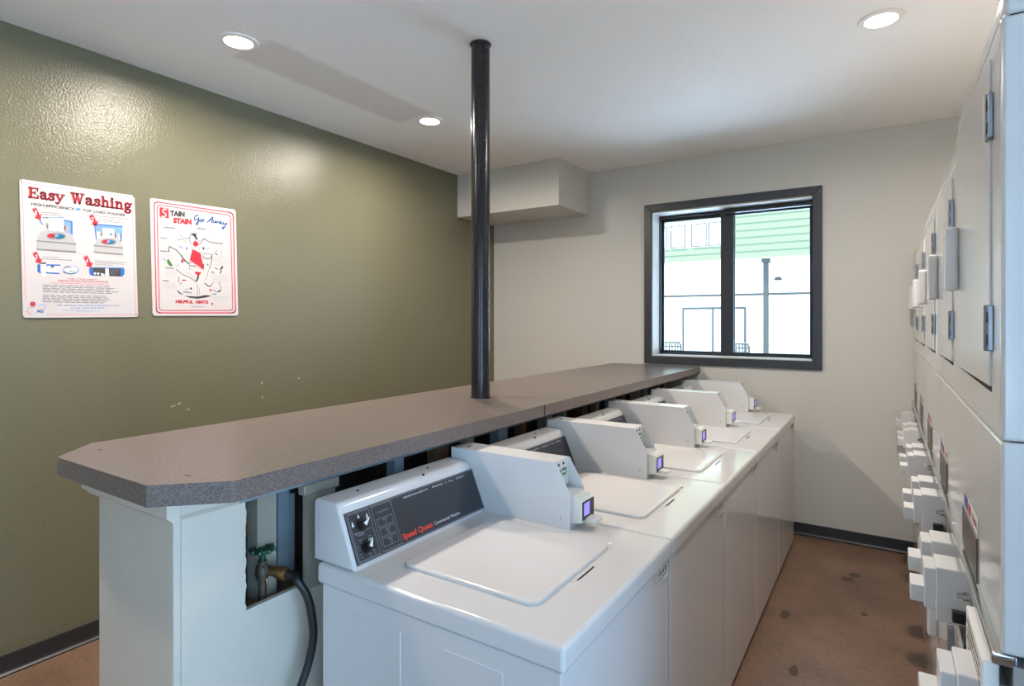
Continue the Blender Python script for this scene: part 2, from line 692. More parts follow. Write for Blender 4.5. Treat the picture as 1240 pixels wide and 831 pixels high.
# mitred casing, one board a side
ox0, ox1, oz0, oz1, iw = -1.713, -0.387, 1.213, 2.543, 0.062
ix0, ix1, iz0, iz1 = ox0 + iw, ox1 - iw, oz0 + iw, oz1 - iw
for q in ([(ox0, oz0), (ox1, oz0), (ix1, iz0), (ix0, iz0)], [(ox1, oz0), (ox1, oz1), (ix1, iz1), (ix1, iz0)],
          [(ox1, oz1), (ox0, oz1), (ix0, iz1), (ix1, iz1)], [(ox0, oz1), (ox0, oz0), (ix0, iz0), (ix0, iz1)]):
    MB().prism(q, 'y', YB - 0.022, YB - 0.001, 'frame_paint', 0.003, 1).build('window_frame', win, wo)
b = MB()
e = 0.004
b.box(wx0, wx0 + e, YB, YB + TB, wz0, wz1, 'jamb_white').box(wx1 - e, wx1, YB, YB + TB, wz0, wz1, 'sash_black')
b.box(wx0 + e, wx1 - e, YB, YB + TB, wz1 - e, wz1, 'jamb_white').box(wx0 + e, wx1 - e, YB, YB + TB, wz0, wz0 + e, 'jamb_white')
b.build('jamb', win, wo)
ring(MB(), wx0 + e, wx1 - e, wz0 + e, wz1 - e, .010, .016, .014, .02, YB + .165, YB + .25, 'sash_black').build('track', win, wo)
for nm, a0, a1, ya, lw, rw in (('sash', wx0 + .014, -1.034, YB + .215, .014, .048), ('sash', -1.137, wx1 - .02, YB + .178, .100, .016)):
    sh = ring(MB(), a0, a1, wz0 + .018, wz1 - .024, lw, rw, .016, .026, ya, ya + .025, 'sash_black', .002).build(nm, win, wo)
    MB().box(a0 + lw, a1 - rw, ya + .011, ya + .015, wz0 + .034, wz1 - .05, 'pane_glass').build('pane', sh, wo)
MB().box(-1.1, wx1 - e, YB + .10, YB + .15, wz1 - .04, wz1 - .012, 'sash_black', .003).build('blind_rail', win, wo)

# fixed window behind the camera
w2 = thing('window_2', (.1, YR, rz0), 'fixed window facing the aisle', 'window')
del w2['category']
struct(w2)
w2o = (.1, YR, rz0)
ring(MB(), rx0, rx1, rz0, rz1, .05, .05, .05, .05, YR - .1, YR - .03, 'frame_paint').build('window_frame', w2, w2o)
MB().box(rx0 + .05, rx1 - .05, YR - .068, YR - .062, rz0 + .05, rz1 - .05, 'pane_glass').build('pane', w2, w2o)

# glazed entrance door in the right wall, behind the camera
door = thing('door_1', (WR, -0.35, 0), 'glazed double entrance door by the dryers', 'door')
del door['category']
struct(door)
do = (WR, -0.35, 0)
b = MB()
b.box(WR + .03, WR + .1, dy0, dy0 + .05, 0, dz1, 'frame_paint').box(WR + .03, WR + .1, dy1 - .05, dy1, 0, dz1, 'frame_paint')
b.box(WR + .03, WR + .1, dy0 + .05, dy1 - .05, dz1 - .05, dz1, 'frame_paint')
b.build('door_frame', door, do)
mid = (dy0 + dy1) / 2
for a0, a1, hs in ((dy0 + .052, mid - .002, mid - .06), (mid + .002, dy1 - .052, mid + .06)):
    b = MB()
    b.box(WR + .045, WR + .085, a0, a0 + .06, .01, dz1 - .055, 'frame_paint').box(WR + .045, WR + .085, a1 - .06, a1, .01, dz1 - .055, 'frame_paint')
    b.box(WR + .045, WR + .085, a0 + .06, a1 - .06, .01, .16, 'frame_paint').box(WR + .045, WR + .085, a0 + .06, a1 - .06, dz1 - .13, dz1 - .055, 'frame_paint')
    lf = b.build('door_leaf', door, do)
    MB().box(WR + .062, WR + .068, a0 + .06, a1 - .06, .16, dz1 - .13, 'pane_glass').build('pane', lf, do)
    MB().tube([(WR + .045, hs, .95), (WR + .0, hs, .95), (WR + .0, hs, 1.25), (WR + .045, hs, 1.25)], .011, 'steel').build('handle', lf, do)


# ------------------------------------------------------------------ recessed ceiling lamps
def ceiling_lamp(x, y, label):
    t = thing('recessed_light', (x, y, CH), label, 'ceiling light', 'recessed ceiling lights')
    og = (x, y, CH)
    recalc(MB().lathe((x, y, CH), [(.064, -.001), (.064, -.009), (.086, -.007), (.09, -.001)], 'light_trim', 32).build('trim_ring', t, og))
    recalc(MB().lathe((x, y, CH), [(.064, -.003), (.05, -.006), (.03, -.009), (.0005, -.010)], 'lens', 32).build('lens', t, og))
    l = bpy.data.lights.new('lamp', 'AREA')
    l.shape = 'DISK'
    l.size = .115
    l.energy = LAMP_W
    l.color = LAMP_COL
    l.spread = math.radians(172)
    lo = bpy.data.objects.new('lamp', l)
    COL.objects.link(lo)
    lo.parent = t
    lo.location = (0, 0, -.013)


ceiling_lamp(-2.57, 1.572, 'round recessed ceiling light above the two signs, leftmost of the three')
ceiling_lamp(-2.53, 2.885, 'small round recessed light just left of the black post, beyond the ceiling patch')
ceiling_lamp(-2.57, 0.26, 'unseen round recessed light added behind the camera over the counter end')  # unseen lamp added to warm the counter end and brighten the left side
ceiling_lamp(-0.02, 2.995, 'round recessed light above the row of stacked dryers')

# ================================================================== COUNTER AND ITS BASE
CT, CB = 1.2, 1.15
poly = [(-1.873, .628), (-1.383, .628), (-1.262, .752), (-1.252, .77), (-1.252, 4.60), (-1.262, 4.683), (-1.99, 4.683), (-2.003, 4.6), (-2.003, .752)]
poly = [(-1.873, .628), (-1.383, .628), (-1.254, .755), (-1.252, 4.684), (-2.003, 4.684), (-2.003, .755)]
ct = thing('bar_counter', (-1.628, 2.65, CB), 'long speckled grey laminate counter with chamfered end behind the washers', 'counter')
cto = (-1.628, 2.65, CB)
MB().prism(poly, 'z', CB, CT, 'laminate', .0012, 1).build('countertop', ct, cto)
# the glued joint in the edge and the screw marks on top
MB().box(-1.2525, -1.2508, 2.181, 2.184, CB + .001, CT - .001, 'dark_gap').build('joint', ct, cto)
for x, y in ((-1.39, .722), (-1.875, .73)):
    MB().prism([(x - .012, y - .003), (x + .012, y - .001), (x + .011, y + .004), (x - .01, y + .003)], 'z', CT, CT + .0006, 'stain').build('scratch', ct, cto)

cb = thing('counter_base', (-1.607, 2.65, 0), 'white painted partition base under the speckled counter', 'counter base')
cbo = (-1.607, 2.65, 0)
BX0, BX1, BY = -1.804, -1.41, .70
MB().box(BX0, BX1, BY, BY + .018, 0, 1.149, 'base_paint', .002, 1).build('end_panel', cb, cbo)
MB().box(BX0, BX0 + .018, BY + .018, YB - .025, 0, 1.149, 'base_paint').build('back_panel', cb, cbo)
# panel with the ragged access hole
oy0, oy1, ozb, ozt = .884, 1.085, .806, 1.097
b = MB()
yj = [(oy0, ozb)]
z = ozb
while z < ozt - .012:
    z += random.uniform(.006, .014)
    yj.append((oy0 - random.uniform(-.002, .0035), min(z, ozt)))
yj.append((oy0, ozt))
b.prism([(BY + .018, 0), (oy0, 0)] + yj + [(oy0, 1.149), (BY + .018, 1.149)], 'x', BX1 - .016, BX1, 'base_paint')
b.box(BX1 - .016, BX1, oy0, YB - .025, 0, ozb, 'base_paint')
b.build('side_panel', cb, cbo)
# crown strips below the worktop
crown = [(0, 1.149), (.030, 1.149), (.030, 1.112), (.020, 1.104), (.014, 1.096), (0, 1.096)]
MB().prism([(BX1 + d, z) for d, z in crown], 'y', BY + .0005, .855, 'base_paint').build('moulding', cb, cbo)
MB().prism([(BX1 + d, z) for d, z in crown], 'y', .857, YB - .025, 'grey_board').build('moulding', cb, cbo)
MB().prism([(BY - d, z) for d, z in crown], 'x', BX0 - .03, BX1 + .03, 'base_paint').build('moulding', cb, cbo)
MB().prism([(BX0 - d, z) for d, z in crown], 'y', BY + .0005, YB - .025, 'base_paint').build('moulding', cb, cbo)
# framing inside
MB().box(-1.545, -1.475, .958, 1.018, .3, 1.149, 'base_beige').build('stud', cb, cbo)
MB().box(-1.60, -1.55, 1.075, 1.115, .3, 1.149, 'grey_board').build('stud', cb, cbo)
MB().box(BX1 - .004, BX1 + .020, 1.062, 1.105, ozb - .01, 1.07, 'base_beige').build('stud', cb, cbo)
MB().box(BX1 - .004, BX1 + .026, 1.045, 1.17, 1.068, 1.097, 'base_beige', .003, 1).build('block', cb, cbo)
MB().box(BX1 - .03, BX1 + .012, 1.110, 1.165, ozb - .01, 1.068, 'base_beige').build('stud', cb, cbo)
yy = 1.44
kk = 0
while yy < 4.5:
    MB().box(BX1 - .05, BX1 - .012 + .01 * (kk % 2), yy, yy + (.07 if kk % 2 else .045), ozb, 1.097, ('grey_board', 'raw_wood', 'base_beige')[kk % 3]).build('stud', cb, cbo)
    yy += (.21, .2)[kk % 2]
    kk += 1
MB().box(-1.70, -1.69, 1.2, YB - .03, .3, 1.149, 'dark_inside').build('inner_board', cb, cbo)
MB().box(-1.69, -1.43, 1.19, 1.2, .3, 1.149, 'dark_inside').build('inner_board', cb, cbo)
MB().box(-1.69, -1.43, .76, 1.19, .775, .785, 'raw_wood').build('inner_shelf', cb, cbo)

# pipes and valve inside the access hole
v = thing('water_valve', (-1.46, .965, .786), 'garden-type water valve with green handwheel inside the access hole', 'valve')
vo = (-1.46, .965, .786)
b = MB()
b.cyl((-1.462, .965, .786), (-1.462, .965, .86), .011, 'rusty_iron')
b.lathe((-1.462, .965, .85), [(.0, 0), (.016, .0), (.019, .012), (.017, .03), (.012, .036), (.012, .048), (.0, .048)], 'rusty_iron', 16)
b.cyl((-1.462, .965, .868), (-1.432, .985, .868), .013, 'rusty_iron')
b.build('body', v, vo)
b = MB().cyl((-1.462, .965, .893), (-1.462, .965, .922), .008, 'green_wheel')
b.torus((-1.462, .965, .928), .026, .006, 'green_wheel')
for k in range(8):
    a = k * math.pi / 4
    b.cyl((-1.462, .965, .928), (-1.462 + .03 * math.cos(a), .965 + .03 * math.sin(a), .928), .0045 if k % 2 == 0 else .003, 'green_wheel', 8)
    b.lathe((-1.462 + .03 * math.cos(a), .965 + .03 * math.sin(a), .928), [(0, -.007), (.006, -.005), (.007, 0), (.006, .005), (0, .007)], 'green_wheel', 8)
b.build('handwheel', v, vo)
b = MB()
d = Vector((.93, .34, -.10)).normalized()
p = Vector((-1.44, .979, .869))
for a0, a1, r in ((0, .02, .0145), (.02, .034, .0175), (.034, .042, .0155), (.042, .05, .018)):
    b.cyl(p + d * a0, p + d * a1, r, 'brass', 20)
b.build('coupling', v, vo)
MB().tube([(-1.452, .968, .855), (-1.448, .972, .83), (-1.45, .97, .80)], .003, 'brass').build('drain_wire', v, vo)
h0 = p + d * .05
ctl = [h0, h0 + d * .02, Vector((-1.352, 1.0, .852)), Vector((-1.335, 1.02, .80)), Vector((-1.33, 1.033, .706)), Vector((-1.335, 1.025, .635)), Vector((-1.34, 1.0, .57)),
       Vector((-1.35, .96, .48)), Vector((-1.35, .93, .35)), Vector((-1.345, .95, .2)), Vector((-1.335, 1.02, .1)), Vector((-1.33, 1.12, .06)), Vector((-1.325, 1.25, .05))]


def spline(c, n=8):
    out = []
    for i in range(len(c) - 1):
        p0, p1, p2, p3 = c[max(i - 1, 0)], c[i], c[i + 1], c[min(i + 2, len(c) - 1)]
        for k in range(n):
            t = k / n
            out.append(.5 * ((2 * p1) + (p2 - p0) * t + (2 * p0 - 5 * p1 + 4 * p2 - p3) * t * t + (3 * p1 - p0 - 3 * p2 + p3) * t ** 3))
    out.append(c[-1])
    return out


hs = MB().tube(spline(ctl), .0112, 'black_rubber', 14).build('water_hose', None, (-1.33, 1.0, 0))
tag(hs, 'black rubber hose hanging from the brass coupling beside the first washer', 'hose')
pp = thing('supply_pipe', (-1.58, 1.09, .786), 'grey capped supply pipe standing at the back of the access hole', 'pipe')
ppo = (-1.58, 1.09, .786)
MB().cyl((-1.57, 1.135, .786), (-1.57, 1.135, 1.03), .012, 'grey_board').build('riser', pp, ppo)
MB().torus((-1.57, 1.135, 1.035), .022, .005, 'black_rubber').cyl((-1.57, 1.135, 1.025), (-1.57, 1.135, 1.045), .01, 'black_rubber').build('valve_wheel', pp, ppo)
pp = thing('brass_fitting', (-1.5, .925, .786), 'short brass fitting and dark pipe at the left edge of the access hole', 'pipe')
ppo = (-1.5, .925, .786)
MB().cyl((-1.5, .928, .786), (-1.5, .928, .98), .013, 'black_rubber').build('pipe', pp, ppo)
MB().cyl((-1.5, .928, .98), (-1.5, .928, 1.0), .015, 'brass').cyl((-1.5, .928, 1.0), (-1.5, .928, 1.04), .011, 'sticker_white').build('fitting', pp, ppo)

# ------------------------------------------------------------------ steel post
po = thing('support_post', (-1.628, 2.222, CT), 'round black steel post rising from the counter to the ceiling', 'post')
poo = (-1.628, 2.222, CT)
MB().cyl((-1.628, 2.222, CT), (-1.628, 2.222, CH - .001), .0445, 'post_paint', 40).build('shaft', po, poo)
b = MB()
pr = []
recalc(b.lathe((-1.628, 2.222, CH), [(.044, -.012), (.05, -.010), (.053, -.004), (.05, -.0005)], 'post_paint', 17).build('ceiling_collar', po, poo))
recalc(MB().lathe((-1.628, 2.222, CT), [(.044, .004), (.048, .003), (.05, .0005)], 'dark_gap', 24).build('base_bead', po, poo))


# ================================================================== WASHERS
Y1, PITCH = 1.0135, 0.691
WO = (-.915, Y1 + .3445, 0)
F0, F1 = Vector((-1.158, 0, .921)), Vector((-1.220, 0, 1.066))
FS = (F1 - F0).normalized()
FN = Vector((FS.z, 0, -FS.x))


def on_console(a, s, layer):
    p = F0 + FS * s + FN * (.0032 + .0004 * layer)
    return (p.x, Y1 + a, p.z)


def washer():
    t = thing('washing_machine', WO, '', 'washing machine', 'coin-operated top-load washers in a row')

    def B(mb, name, par=t, smooth=True):
        return mb.build(name, par, WO, smooth)
    y0, y1 = Y1, Y1 + .689
    cab = B(MB().box(-1.275, -.546, y0 + .005, y1 - .005, .03, .86, 'enamel', .006), 'cabinet')
    for xa, xb in ((-1.16, -.985), (-.853, -.686)):
        B(MB().box(xa, xb, y0 + .0035, y0 + .007, .16, .815, 'enamel', .0015, 1), 'side_emboss', cab)
    for x in (-1.22, -.6):
        for y in (y0 + .06, y1 - .06):
            B(MB().cyl((x, y, 0), (x, y, .031), .022, 'black_rubber', 12), 'foot')
    B(MB().box(-1.292, -.537, y0, y1, .858, .914, 'enamel', .011, 3), 'top_deck')
    # lid with rounded corners and a finger recess at its front edge
    b = MB()
    lp = rrect(-1.085, -.668, y0 + .108, y0 + .532, .028)
    bm = bmesh.new()
    rings = []
    for ins, z in ((0, .9135), (0, .919), (.002, .9222), (.006, .9238), (.016, .9235)):
        cx, cy = -.876, y0 + .32
        rings.append([bm.verts.new((x + (cx - x) / abs(cx - x) * ins, y + (cy - y) / abs(cy - y) * ins, z)) for x, y in lp])
    for r0, r1 in zip(rings, rings[1:]):
        for i in range(len(r0)):
            j = (i + 1) % len(r0)
            bm.faces.new((r0[i], r0[j], r1[j], r1[i]))
    bm.faces.new(rings[-1])
    b.bm(bm, 'lid_enamel')
    lid = B(b, 'lid')
    B(MB().prism([(-.669, y0 + .262), (-.650, y0 + .275), (-.645, y0 + .29), (-.645, y0 + .375), (-.650, y0 + .39), (-.669, y0 + .403)], 'z', .9138, .9148, 'enamel'), 'finger_recess', lid)
    B(MB().prism([(-.653, y0 + .285), (-.6495, y0 + .285), (-.6475, y0 + .30), (-.6475, y0 + .37), (-.6495, y0 + .384), (-.653, y0 + .384)], 'z', .9142, .9153, 'dark_gap'), 'recess_opening', lid)
    B(MB().cyl((-.672, y0 + .538, .914), (-.672, y0 + .538, .922), .006, 'sticker_white', 10), 'lid_bumper', lid)
    # console
    prof = [(-1.317, .914), (-1.156, .914), (-1.218, 1.063), (-1.226, 1.075), (-1.240, 1.081), (-1.302, 1.083), (-1.313, 1.079), (-1.317, 1.07)]
    con = B(MB().prism(prof, 'y', y0 + .011, y0 + .586, 'enamel', .007, 2, lambda e: abs(e.verts[0].co.y - e.verts[1].co.y) < 1e-6), 'console')
    for yy in (.12, .42):
        B(MB().cyl((-1.265, y0 + yy, 1.0815), (-1.265, y0 + yy, 1.084), .004, 'dark_gap', 10), 'screw', con)
    B(MB().cyl((-1.232, y0 + .36, 1.077), (-1.2305, y0 + .36, 1.081), .004, 'dark_gap', 10), 'screw', con)
    q = Print(lambda a, s, l: (-1.317 + a, y0 + .0105, .914 + s), 1)
    for k in range(6):
        q.quad(.018 + (k % 2) * .004, .125 - k * .008, .0195 + (k % 2) * .004, .119 - k * .008, 'ink_grey')
    B(q, 'rating_plate_print', con, False)
    # control panel with its print and knobs
    b = MB()
    pts = [(.024, .004), (.587, .004), (.587, .1415), (.024, .1415)]
    b.add([on_console(a, s, -8) for a, s in pts] + [on_console(a, s, 0) for a, s in pts],
          [(4, 5, 6, 7), (0, 1, 5, 4), (1, 2, 6, 5), (2, 3, 7, 6), (3, 0, 4, 7)], 'dark_panel')
    pan = B(b, 'control_panel', t, False)
    fr = Print(on_console, 1)
    for a0, a1, s0, s1 in ((.028, .583, .0075, .138), (.033, .106, .011, .134), (.116, .191, .011, .134), (.125, .182, .075, .097), (.125, .182, .048, .070), (.125, .182, .021, .043)):
        fr.line([(a0, s0), (a1, s0), (a1, s1), (a0, s1)], .0011, 'panel_line', 1, True, False)
    fr.line([(.036, .083), (.103, .083)], .0008, 'panel_line', 1, False, False)
    B(fr, 'frame_lines', pan, False)
    tx = Print(on_console, 1)
    tx.text('Speed Queen', (.199, .0175), (.329, .0175), .0165, 'red_print', 1, .03)
    tx.text('Commercial Washer', (.337, .0185), (.462, .0185), .0105, 'white_print', 1)
    B(tx, 'brand_lettering', pan, False)
    tx = Print(on_console, 1)
    tx.text('PERMANENT', (.244, .1255), (.353, .1255), .0052, 'white_print', 1)
    tx.text('PRESS', (.372, .1255), (.424, .1255), .0052, 'white_print', 1)
    tx.ell(.438, .128, .002, .002, 'white_print', 1, 8)
    tx.text('ALL', (.452, .1255), (.478, .1255), .0052, 'white_print', 1)
    tx.text('FABRIC', (.492, .1255), (.538, .1255), .0052, 'white_print', 1)
    B(tx, 'cycle_lettering', pan, False)
    tx = Print(on_console, 1)
    tx.text('CYCLE STATUS', (.131, .112), (.178, .112), .005, 'panel_line', 1)
    for k in range(3):
        zz = (.0895, .0625, .0355)[k]
        tx.heading((.146, zz), (.164, zz), .0032, 'panel_line', 1)
        tx.ell(.132, zz - .006, .002, .002, 'ink_maroon', 1, 8)
    tx.quad(.1545, .079, .156, .086, 'panel_line', 1)
    tx.line([(.150, .052), (.160, .052), (.160, .059), (.150, .059)], .001, 'panel_line', 1, True, False)
    tx.line([(.155 + .005 * math.cos(i * .785), .029 + .005 * math.sin(i * .785)) for i in range(8)], .001, 'panel_line', 1, True, False)
    tx.para(.042, .1, .079, 1, -.004, .002, 'panel_line', 1)
    tx.para(.048, .098, .074, 1, -.004, .002, 'panel_line', 1)
    for a, s in ((.055, .062), (.088, .064), (.042, .048), (.044, .028), (.075, .02), (.09, .025)):
        tx.para(a - .007, a + .009, s, 1, 0, .0018, 'panel_line', 1)
        tx.line([(a + .0035 * math.cos(i * 1.05), s - .007 + .0035 * math.sin(i * 1.05)) for i in range(6)], .0007, 'panel_line', 1, True, False)
    for a, s in ((.067, .123), (.042, .109), (.096, .118)):
        tx.poly([(a - .0035, s - .008), (a + .0035, s - .008), (a + .002, s + .002), (a, s + .006), (a - .002, s + .002)], 'white_print', 1)
    B(tx, 'symbol_print', pan, False)['kind'] = 'stuff'
    for a, s, ang in ((.070, .1, 35), (.068, .042, 60)):
        c0, c1, c2 = Vector(on_console(a, s, 1)), Vector(on_console(a, s, 14)), Vector(on_console(a, s, 48))
        b = MB().cyl(c0, c1, .0185, 'black_plastic', 20, .0175).cyl(c1, c2, .013, 'black_plastic', 20, .0115)
        kn = B(b, 'selector_knob', pan)
        an = math.radians(ang)
        da, ds = math.cos(an), math.sin(an)
        b = MB()
        w, l = .0055, .019
        q = [(a - da * .004 + ds * w, s - ds * .004 - da * w), (a + da * l + ds * .001, s + ds * l - da * .001), (a + da * l - ds * .001, s + ds * l + da * .001), (a - da * .004 - ds * w, s - ds * .004 + da * w)]
        b.add([on_console(x, y, 12) for x, y in q] + [on_console(x, y, 52) for x, y in q], [(0, 1, 2, 3), (4, 5, 6, 7), (0, 1, 5, 4), (1, 2, 6, 5), (2, 3, 7, 6), (3, 0, 4, 7)], 'white_print')
        B(recalc_mb(b), 'knob_pointer', pan, False)
    # coin box: two folded side plates with an open sloping front
    c0, c1 = y0 + .588, y0 + .688
    side = [(-1.302, .914), (-.828, .914), (-.828, 1.026), (-.88, 1.117), (-1.302, 1.117)]
    b = MB()
    b.prism(side, 'y', c0, c0 + .003, 'coin_enamel')
    b.prism(side, 'y', c1 - .003, c1, 'coin_enamel')
    b.box(-1.302, -.884, c0 + .003, c1 - .003, .914, 1.117, 'coin_enamel')
    b.box(-.884, -.829, c0 + .003, c1 - .003, .914, 1.022, 'coin_enamel')
    cbx = B(b, 'coin_box')
    B(MB().cyl((-1.245, c0 + .03, 1.117), (-1.245, c0 + .03, 1.121), .008, 'steel', 14).cyl((-1.245, c0 + .03, 1.121), (-1.245, c0 + .03, 1.1215), .004, 'dark_gap', 10), 'lock', cbx)
    for x, y, zz in ((-.88, .03, 1.103), (-.88, .062, 1.103), (-.88, .012, 1.103)):
        B(MB().cyl((-.886, c0 + y, zz), (-.8825, c0 + y, zz), .0045, 'dark_gap', 10), 'screw', cbx)
    B(MB().cyl((-.86, c0 - .001, .945), (-.86, c0 + .001, .945), .0035, 'steel', 10), 'screw', cbx)
    q = Print(lambda a, s, l: (-.8836 + .0004 * l, c0 + a, s), 1)
    q.quad(.022, 1.058, .045, 1.086, 'ink_violet', 0).quad(.026, 1.064, .041, 1.076, 'sticker_white', 1)
    q.quad(.052, 1.064, .082, 1.088, 'ink_green', 0).quad(.056, 1.072, .076, 1.078, 'sticker_white', 1)
    q.quad(.022, 1.03, .082, 1.054, 'sticker_white', 0)
    B(q, 'sticker', cbx, False)
    B(MB().box(-.884, -.872, c0 + .045, c0 + .075, 1.023, 1.037, 'steel', .002, 1), 'latch', cbx)
    # card reader
    d0, d1 = c0 + .012, c1 - .003
    b = MB().prism([(-.829, .93), (-.793, .936), (-.793, 1.003), (-.800, 1.012), (-.829, 1.016)], 'y', d0, d1, 'display_plastic', .002, 1)
    rd = B(b, 'card_reader')
    B(MB().box(-.794, -.7905, d0 + .004, d1 - .001, .944, 1.001, 'black_plastic', .001, 1), 'bezel', rd)
    B(MB().box(-.791, -.7895, d0 + .011, d0 + .050, .957, .996, 'screen'), 'screen', rd)
    for zz in (.985, .975, .965):
        B(MB().cyl((-.791, d0 + .06, zz), (-.7893, d0 + .06, zz), .003, 'ink_violet', 8), 'button', rd)
    B(MB().prism(rrect(-.795, -.754, d0 + .018, d0 + .070, .010), 'z', .936, .948, 'display_plastic', .002, 1), 'card_slot_tongue', rd)
    # notice sticker on the front panel
    q = Print(lambda a, s, l: (-.5455 + .0004 * l, y0 + a, s), 1)
    q.quad(.57, .806, .68, .866, 'sticker_white', 0)
    q.line([(.572, .808), (.678, .808), (.678, .850), (.572, .850)], .002, 'ink_dark', 1, True, False)
    q.quad(.625, .855, .672, .862, 'ink_dark', 1)
    q.heading((.585, .833), (.672, .833), .013, 'ink_dark', 1)
    q.para(.582, .674, .827, 3, -.006, .003, 'ink_grey', 1)
    B(q, 'notice_sticker', t, False)
    return t


def recalc_mb(b):
    return b


WL_LABELS = ['white coin-operated washer nearest the camera, its side panel showing beside the hose',
             'second washer from the camera, its control panel half hidden by the nearest coin box',
             'third washer of the row, middle one between the open end and the window wall',
             'fourth washer of the row, next to last before the window wall',
             'last washer of the row, standing against the cream wall under the window']
w0 = washer()
for i in range(5):
    w = w0 if i == 0 else copy_tree(w0)
    w.location = (WO[0], WO[1] + i * PITCH, 0)
    w['label'] = WL_LABELS[i]


# ================================================================== STACKED DRYERS
DX, DD = .15, .90                                        # door plane, rear


def dryer(zs, zt, zd):
    """zs: seam under the top cap, zt: overall height, zd: top of the upper door"""
    y0, y1 = 1.17, 1.867
    org = (.525, 1.52, 0)
    t = thing('stacked_dryer', org, '', 'dryer', 'stacked coin-operated dryers along the right wall')

    def B(mb, name, par=t, smooth=True):
        return mb.build(name, par, org, smooth)
    B(MB().box(DX + .003, DD, y0, y1, zs + .0015, zt, 'dryer_enamel', .008, 3), 'top_cap')
    up = B(MB().box(DX, DD, y0, y1, 1.379, zs, 'dryer_enamel', .007, 3), 'upper_cabinet')
    B(MB().box(DX + .012, DD - .01, y0 + .006, y1 - .006, 1.372, zs + .006, 'dark_gap'), 'seam_gap', up)
    dr = B(MB().box(DX - .004, DX + .001, y0 + .095, y0 + .605, 1.456, zd, 'dryer_enamel', .002, 2), 'upper_door')
    B(MB().prism([(y0 + .095, 1.4555), (y0 + .605, 1.4555), (y0 + .605, 1.4535), (y0 + .095, 1.446)], 'x', DX - .0006, DX + .002, 'dark_gap'), 'door_gap_shade', dr)  # dark wedge laid on the cabinet face as the shaded gap below the door
    B(MB().box(DX - .032, DX - .003, y0 + .572, y0 + .602, 1.640, 1.795, 'coin_enamel', .009, 3), 'handle', dr)
    for zc in (zd - .1, 1.555):
        b = MB().box(DX - .0075, DX - .0005, y0 + .074, y0 + .092, zc - .0375, zc + .0375, 'hinge_steel', .001, 1)
        b.box(DX - .006, DX - .0035, y0 + .092, y0 + .112, zc - .0375, zc + .0375, 'hinge_steel')
        b.cyl((DX - .0075, y0 + .092, zc - .039), (DX - .0075, y0 + .092, zc + .039), .004, 'hinge_steel', 10)
        hg = B(b, 'hinge', dr)
        for dz in (-.02, .018):
            B(MB().box(DX - .0085, DX - .0070, y0 + .078, y0 + .087, zc + dz - .009, zc + dz + .009, 'dark_gap'), 'hinge_slot', dr)
    B(MB().box(DX, DD, y0, y1, 1.046, 1.3775, 'dryer_enamel', .006, 3), 'control_housing')
    cp = B(MB().box(DX - .003, DX + .002, y0 + .267, y0 + .517, 1.052, 1.141, 'dark_brown_glass', .001, 1), 'control_panel')
    q = Print(lambda a, s, l: (DX - .0006 - .0004 * l, y0 + a, s), 1)
    q.quad(.267, 1.142, .517, 1.182, 'sticker_white', 0)
    q.quad(.43, 1.148, .5, 1.176, 'ink_violet', 1).quad(.38, 1.148, .42, 1.172, 'ink_red', 1)
    q.heading((.285, 1.153), (.36, 1.153), .014, 'ink_red', 1)
    B(q, 'instruction_label', t, False)
    B(MB().box(DX - .012, DX + .02, y0 + .002, y1 - .002, 1.026, 1.045, 'chrome', .004, 2), 'ledge_trim')
    B(MB().box(DX + .015, DD, y0 + .002, y1 - .002, .822, 1.03, 'dull_steel'), 'meter_panel')
    for zz in (.823, .808):
        B(MB().box(DX - .006, DX + .004, y0 + .002, y1 - .002, zz - .005, zz + .004, 'chrome', .002, 1), 'trim_strip')
    lo = B(MB().box(DX, DD, y0, y1, 0, .82, 'dryer_enamel', .006, 2), 'lower_cabinet')
    ld = B(MB().box(DX - .004, DX + .001, y0 + .095, y0 + .605, .342, .785, 'dryer_enamel', .003, 2), 'lower_door')
    B(MB().box(DX - .034, DX - .003, y0 + .572, y0 + .602, .48, .60, 'coin_enamel', .009, 3), 'handle', ld)
    for zc in (.7, .43):
        B(MB().box(DX - .0125, DX - .0005, y0 + .074, y0 + .1, zc - .0375, zc + .0375, 'hinge_steel', .001, 1), 'hinge', ld)
    for yo in (.05, .55):
        a = y0 + yo
        cm = B(MB().box(.0995, DX + .016, a, a + .10, .844, .973, 'coin_enamel', .002, 1), 'coin_meter')
        B(MB().box(.077, .100, a + .006, a + .094, .868, .966, 'coin_enamel', .002, 1), 'slide_housing', cm)
        B(MB().box(.049, .078, a + .012, a + .088, .876, .917, 'coin_enamel', .003, 2), 'coin_slide', cm)
        B(MB().box(.130, .158, a - .020, a + .001, .856, .881, 'black_plastic', .002, 1), 'lock', cm)
        B(MB().box(DX + .004, DX + .016, a - .045, a - .022, .842, .868, 'black_plastic', .002, 1), 'key_slot')
        b = MB().cyl((DX - .002, a - .022, .925), (DX + .016, a - .022, .925), .010, 'chrome', 14).cyl((DX - .012, a - .022, .925), (DX - .002, a - .022, .925), .006, 'chrome', 12)
        B(b, 'bolt')
    q = Print(lambda s, z, l: (DX + .0146 - .0004 * l, y0 + s, z), 1)
    q.quad(.30, .826, .315, .98, 'ink_red', 0).quad(.34, .83, .42, .95, 'sticker_white', 0).quad(.35, .85, .41, .93, 'ink_brown', 1)  # flat red strip and brown-on-white block over the meter panel
    B(q, 'meter_panel_marks', t, False)
    return t


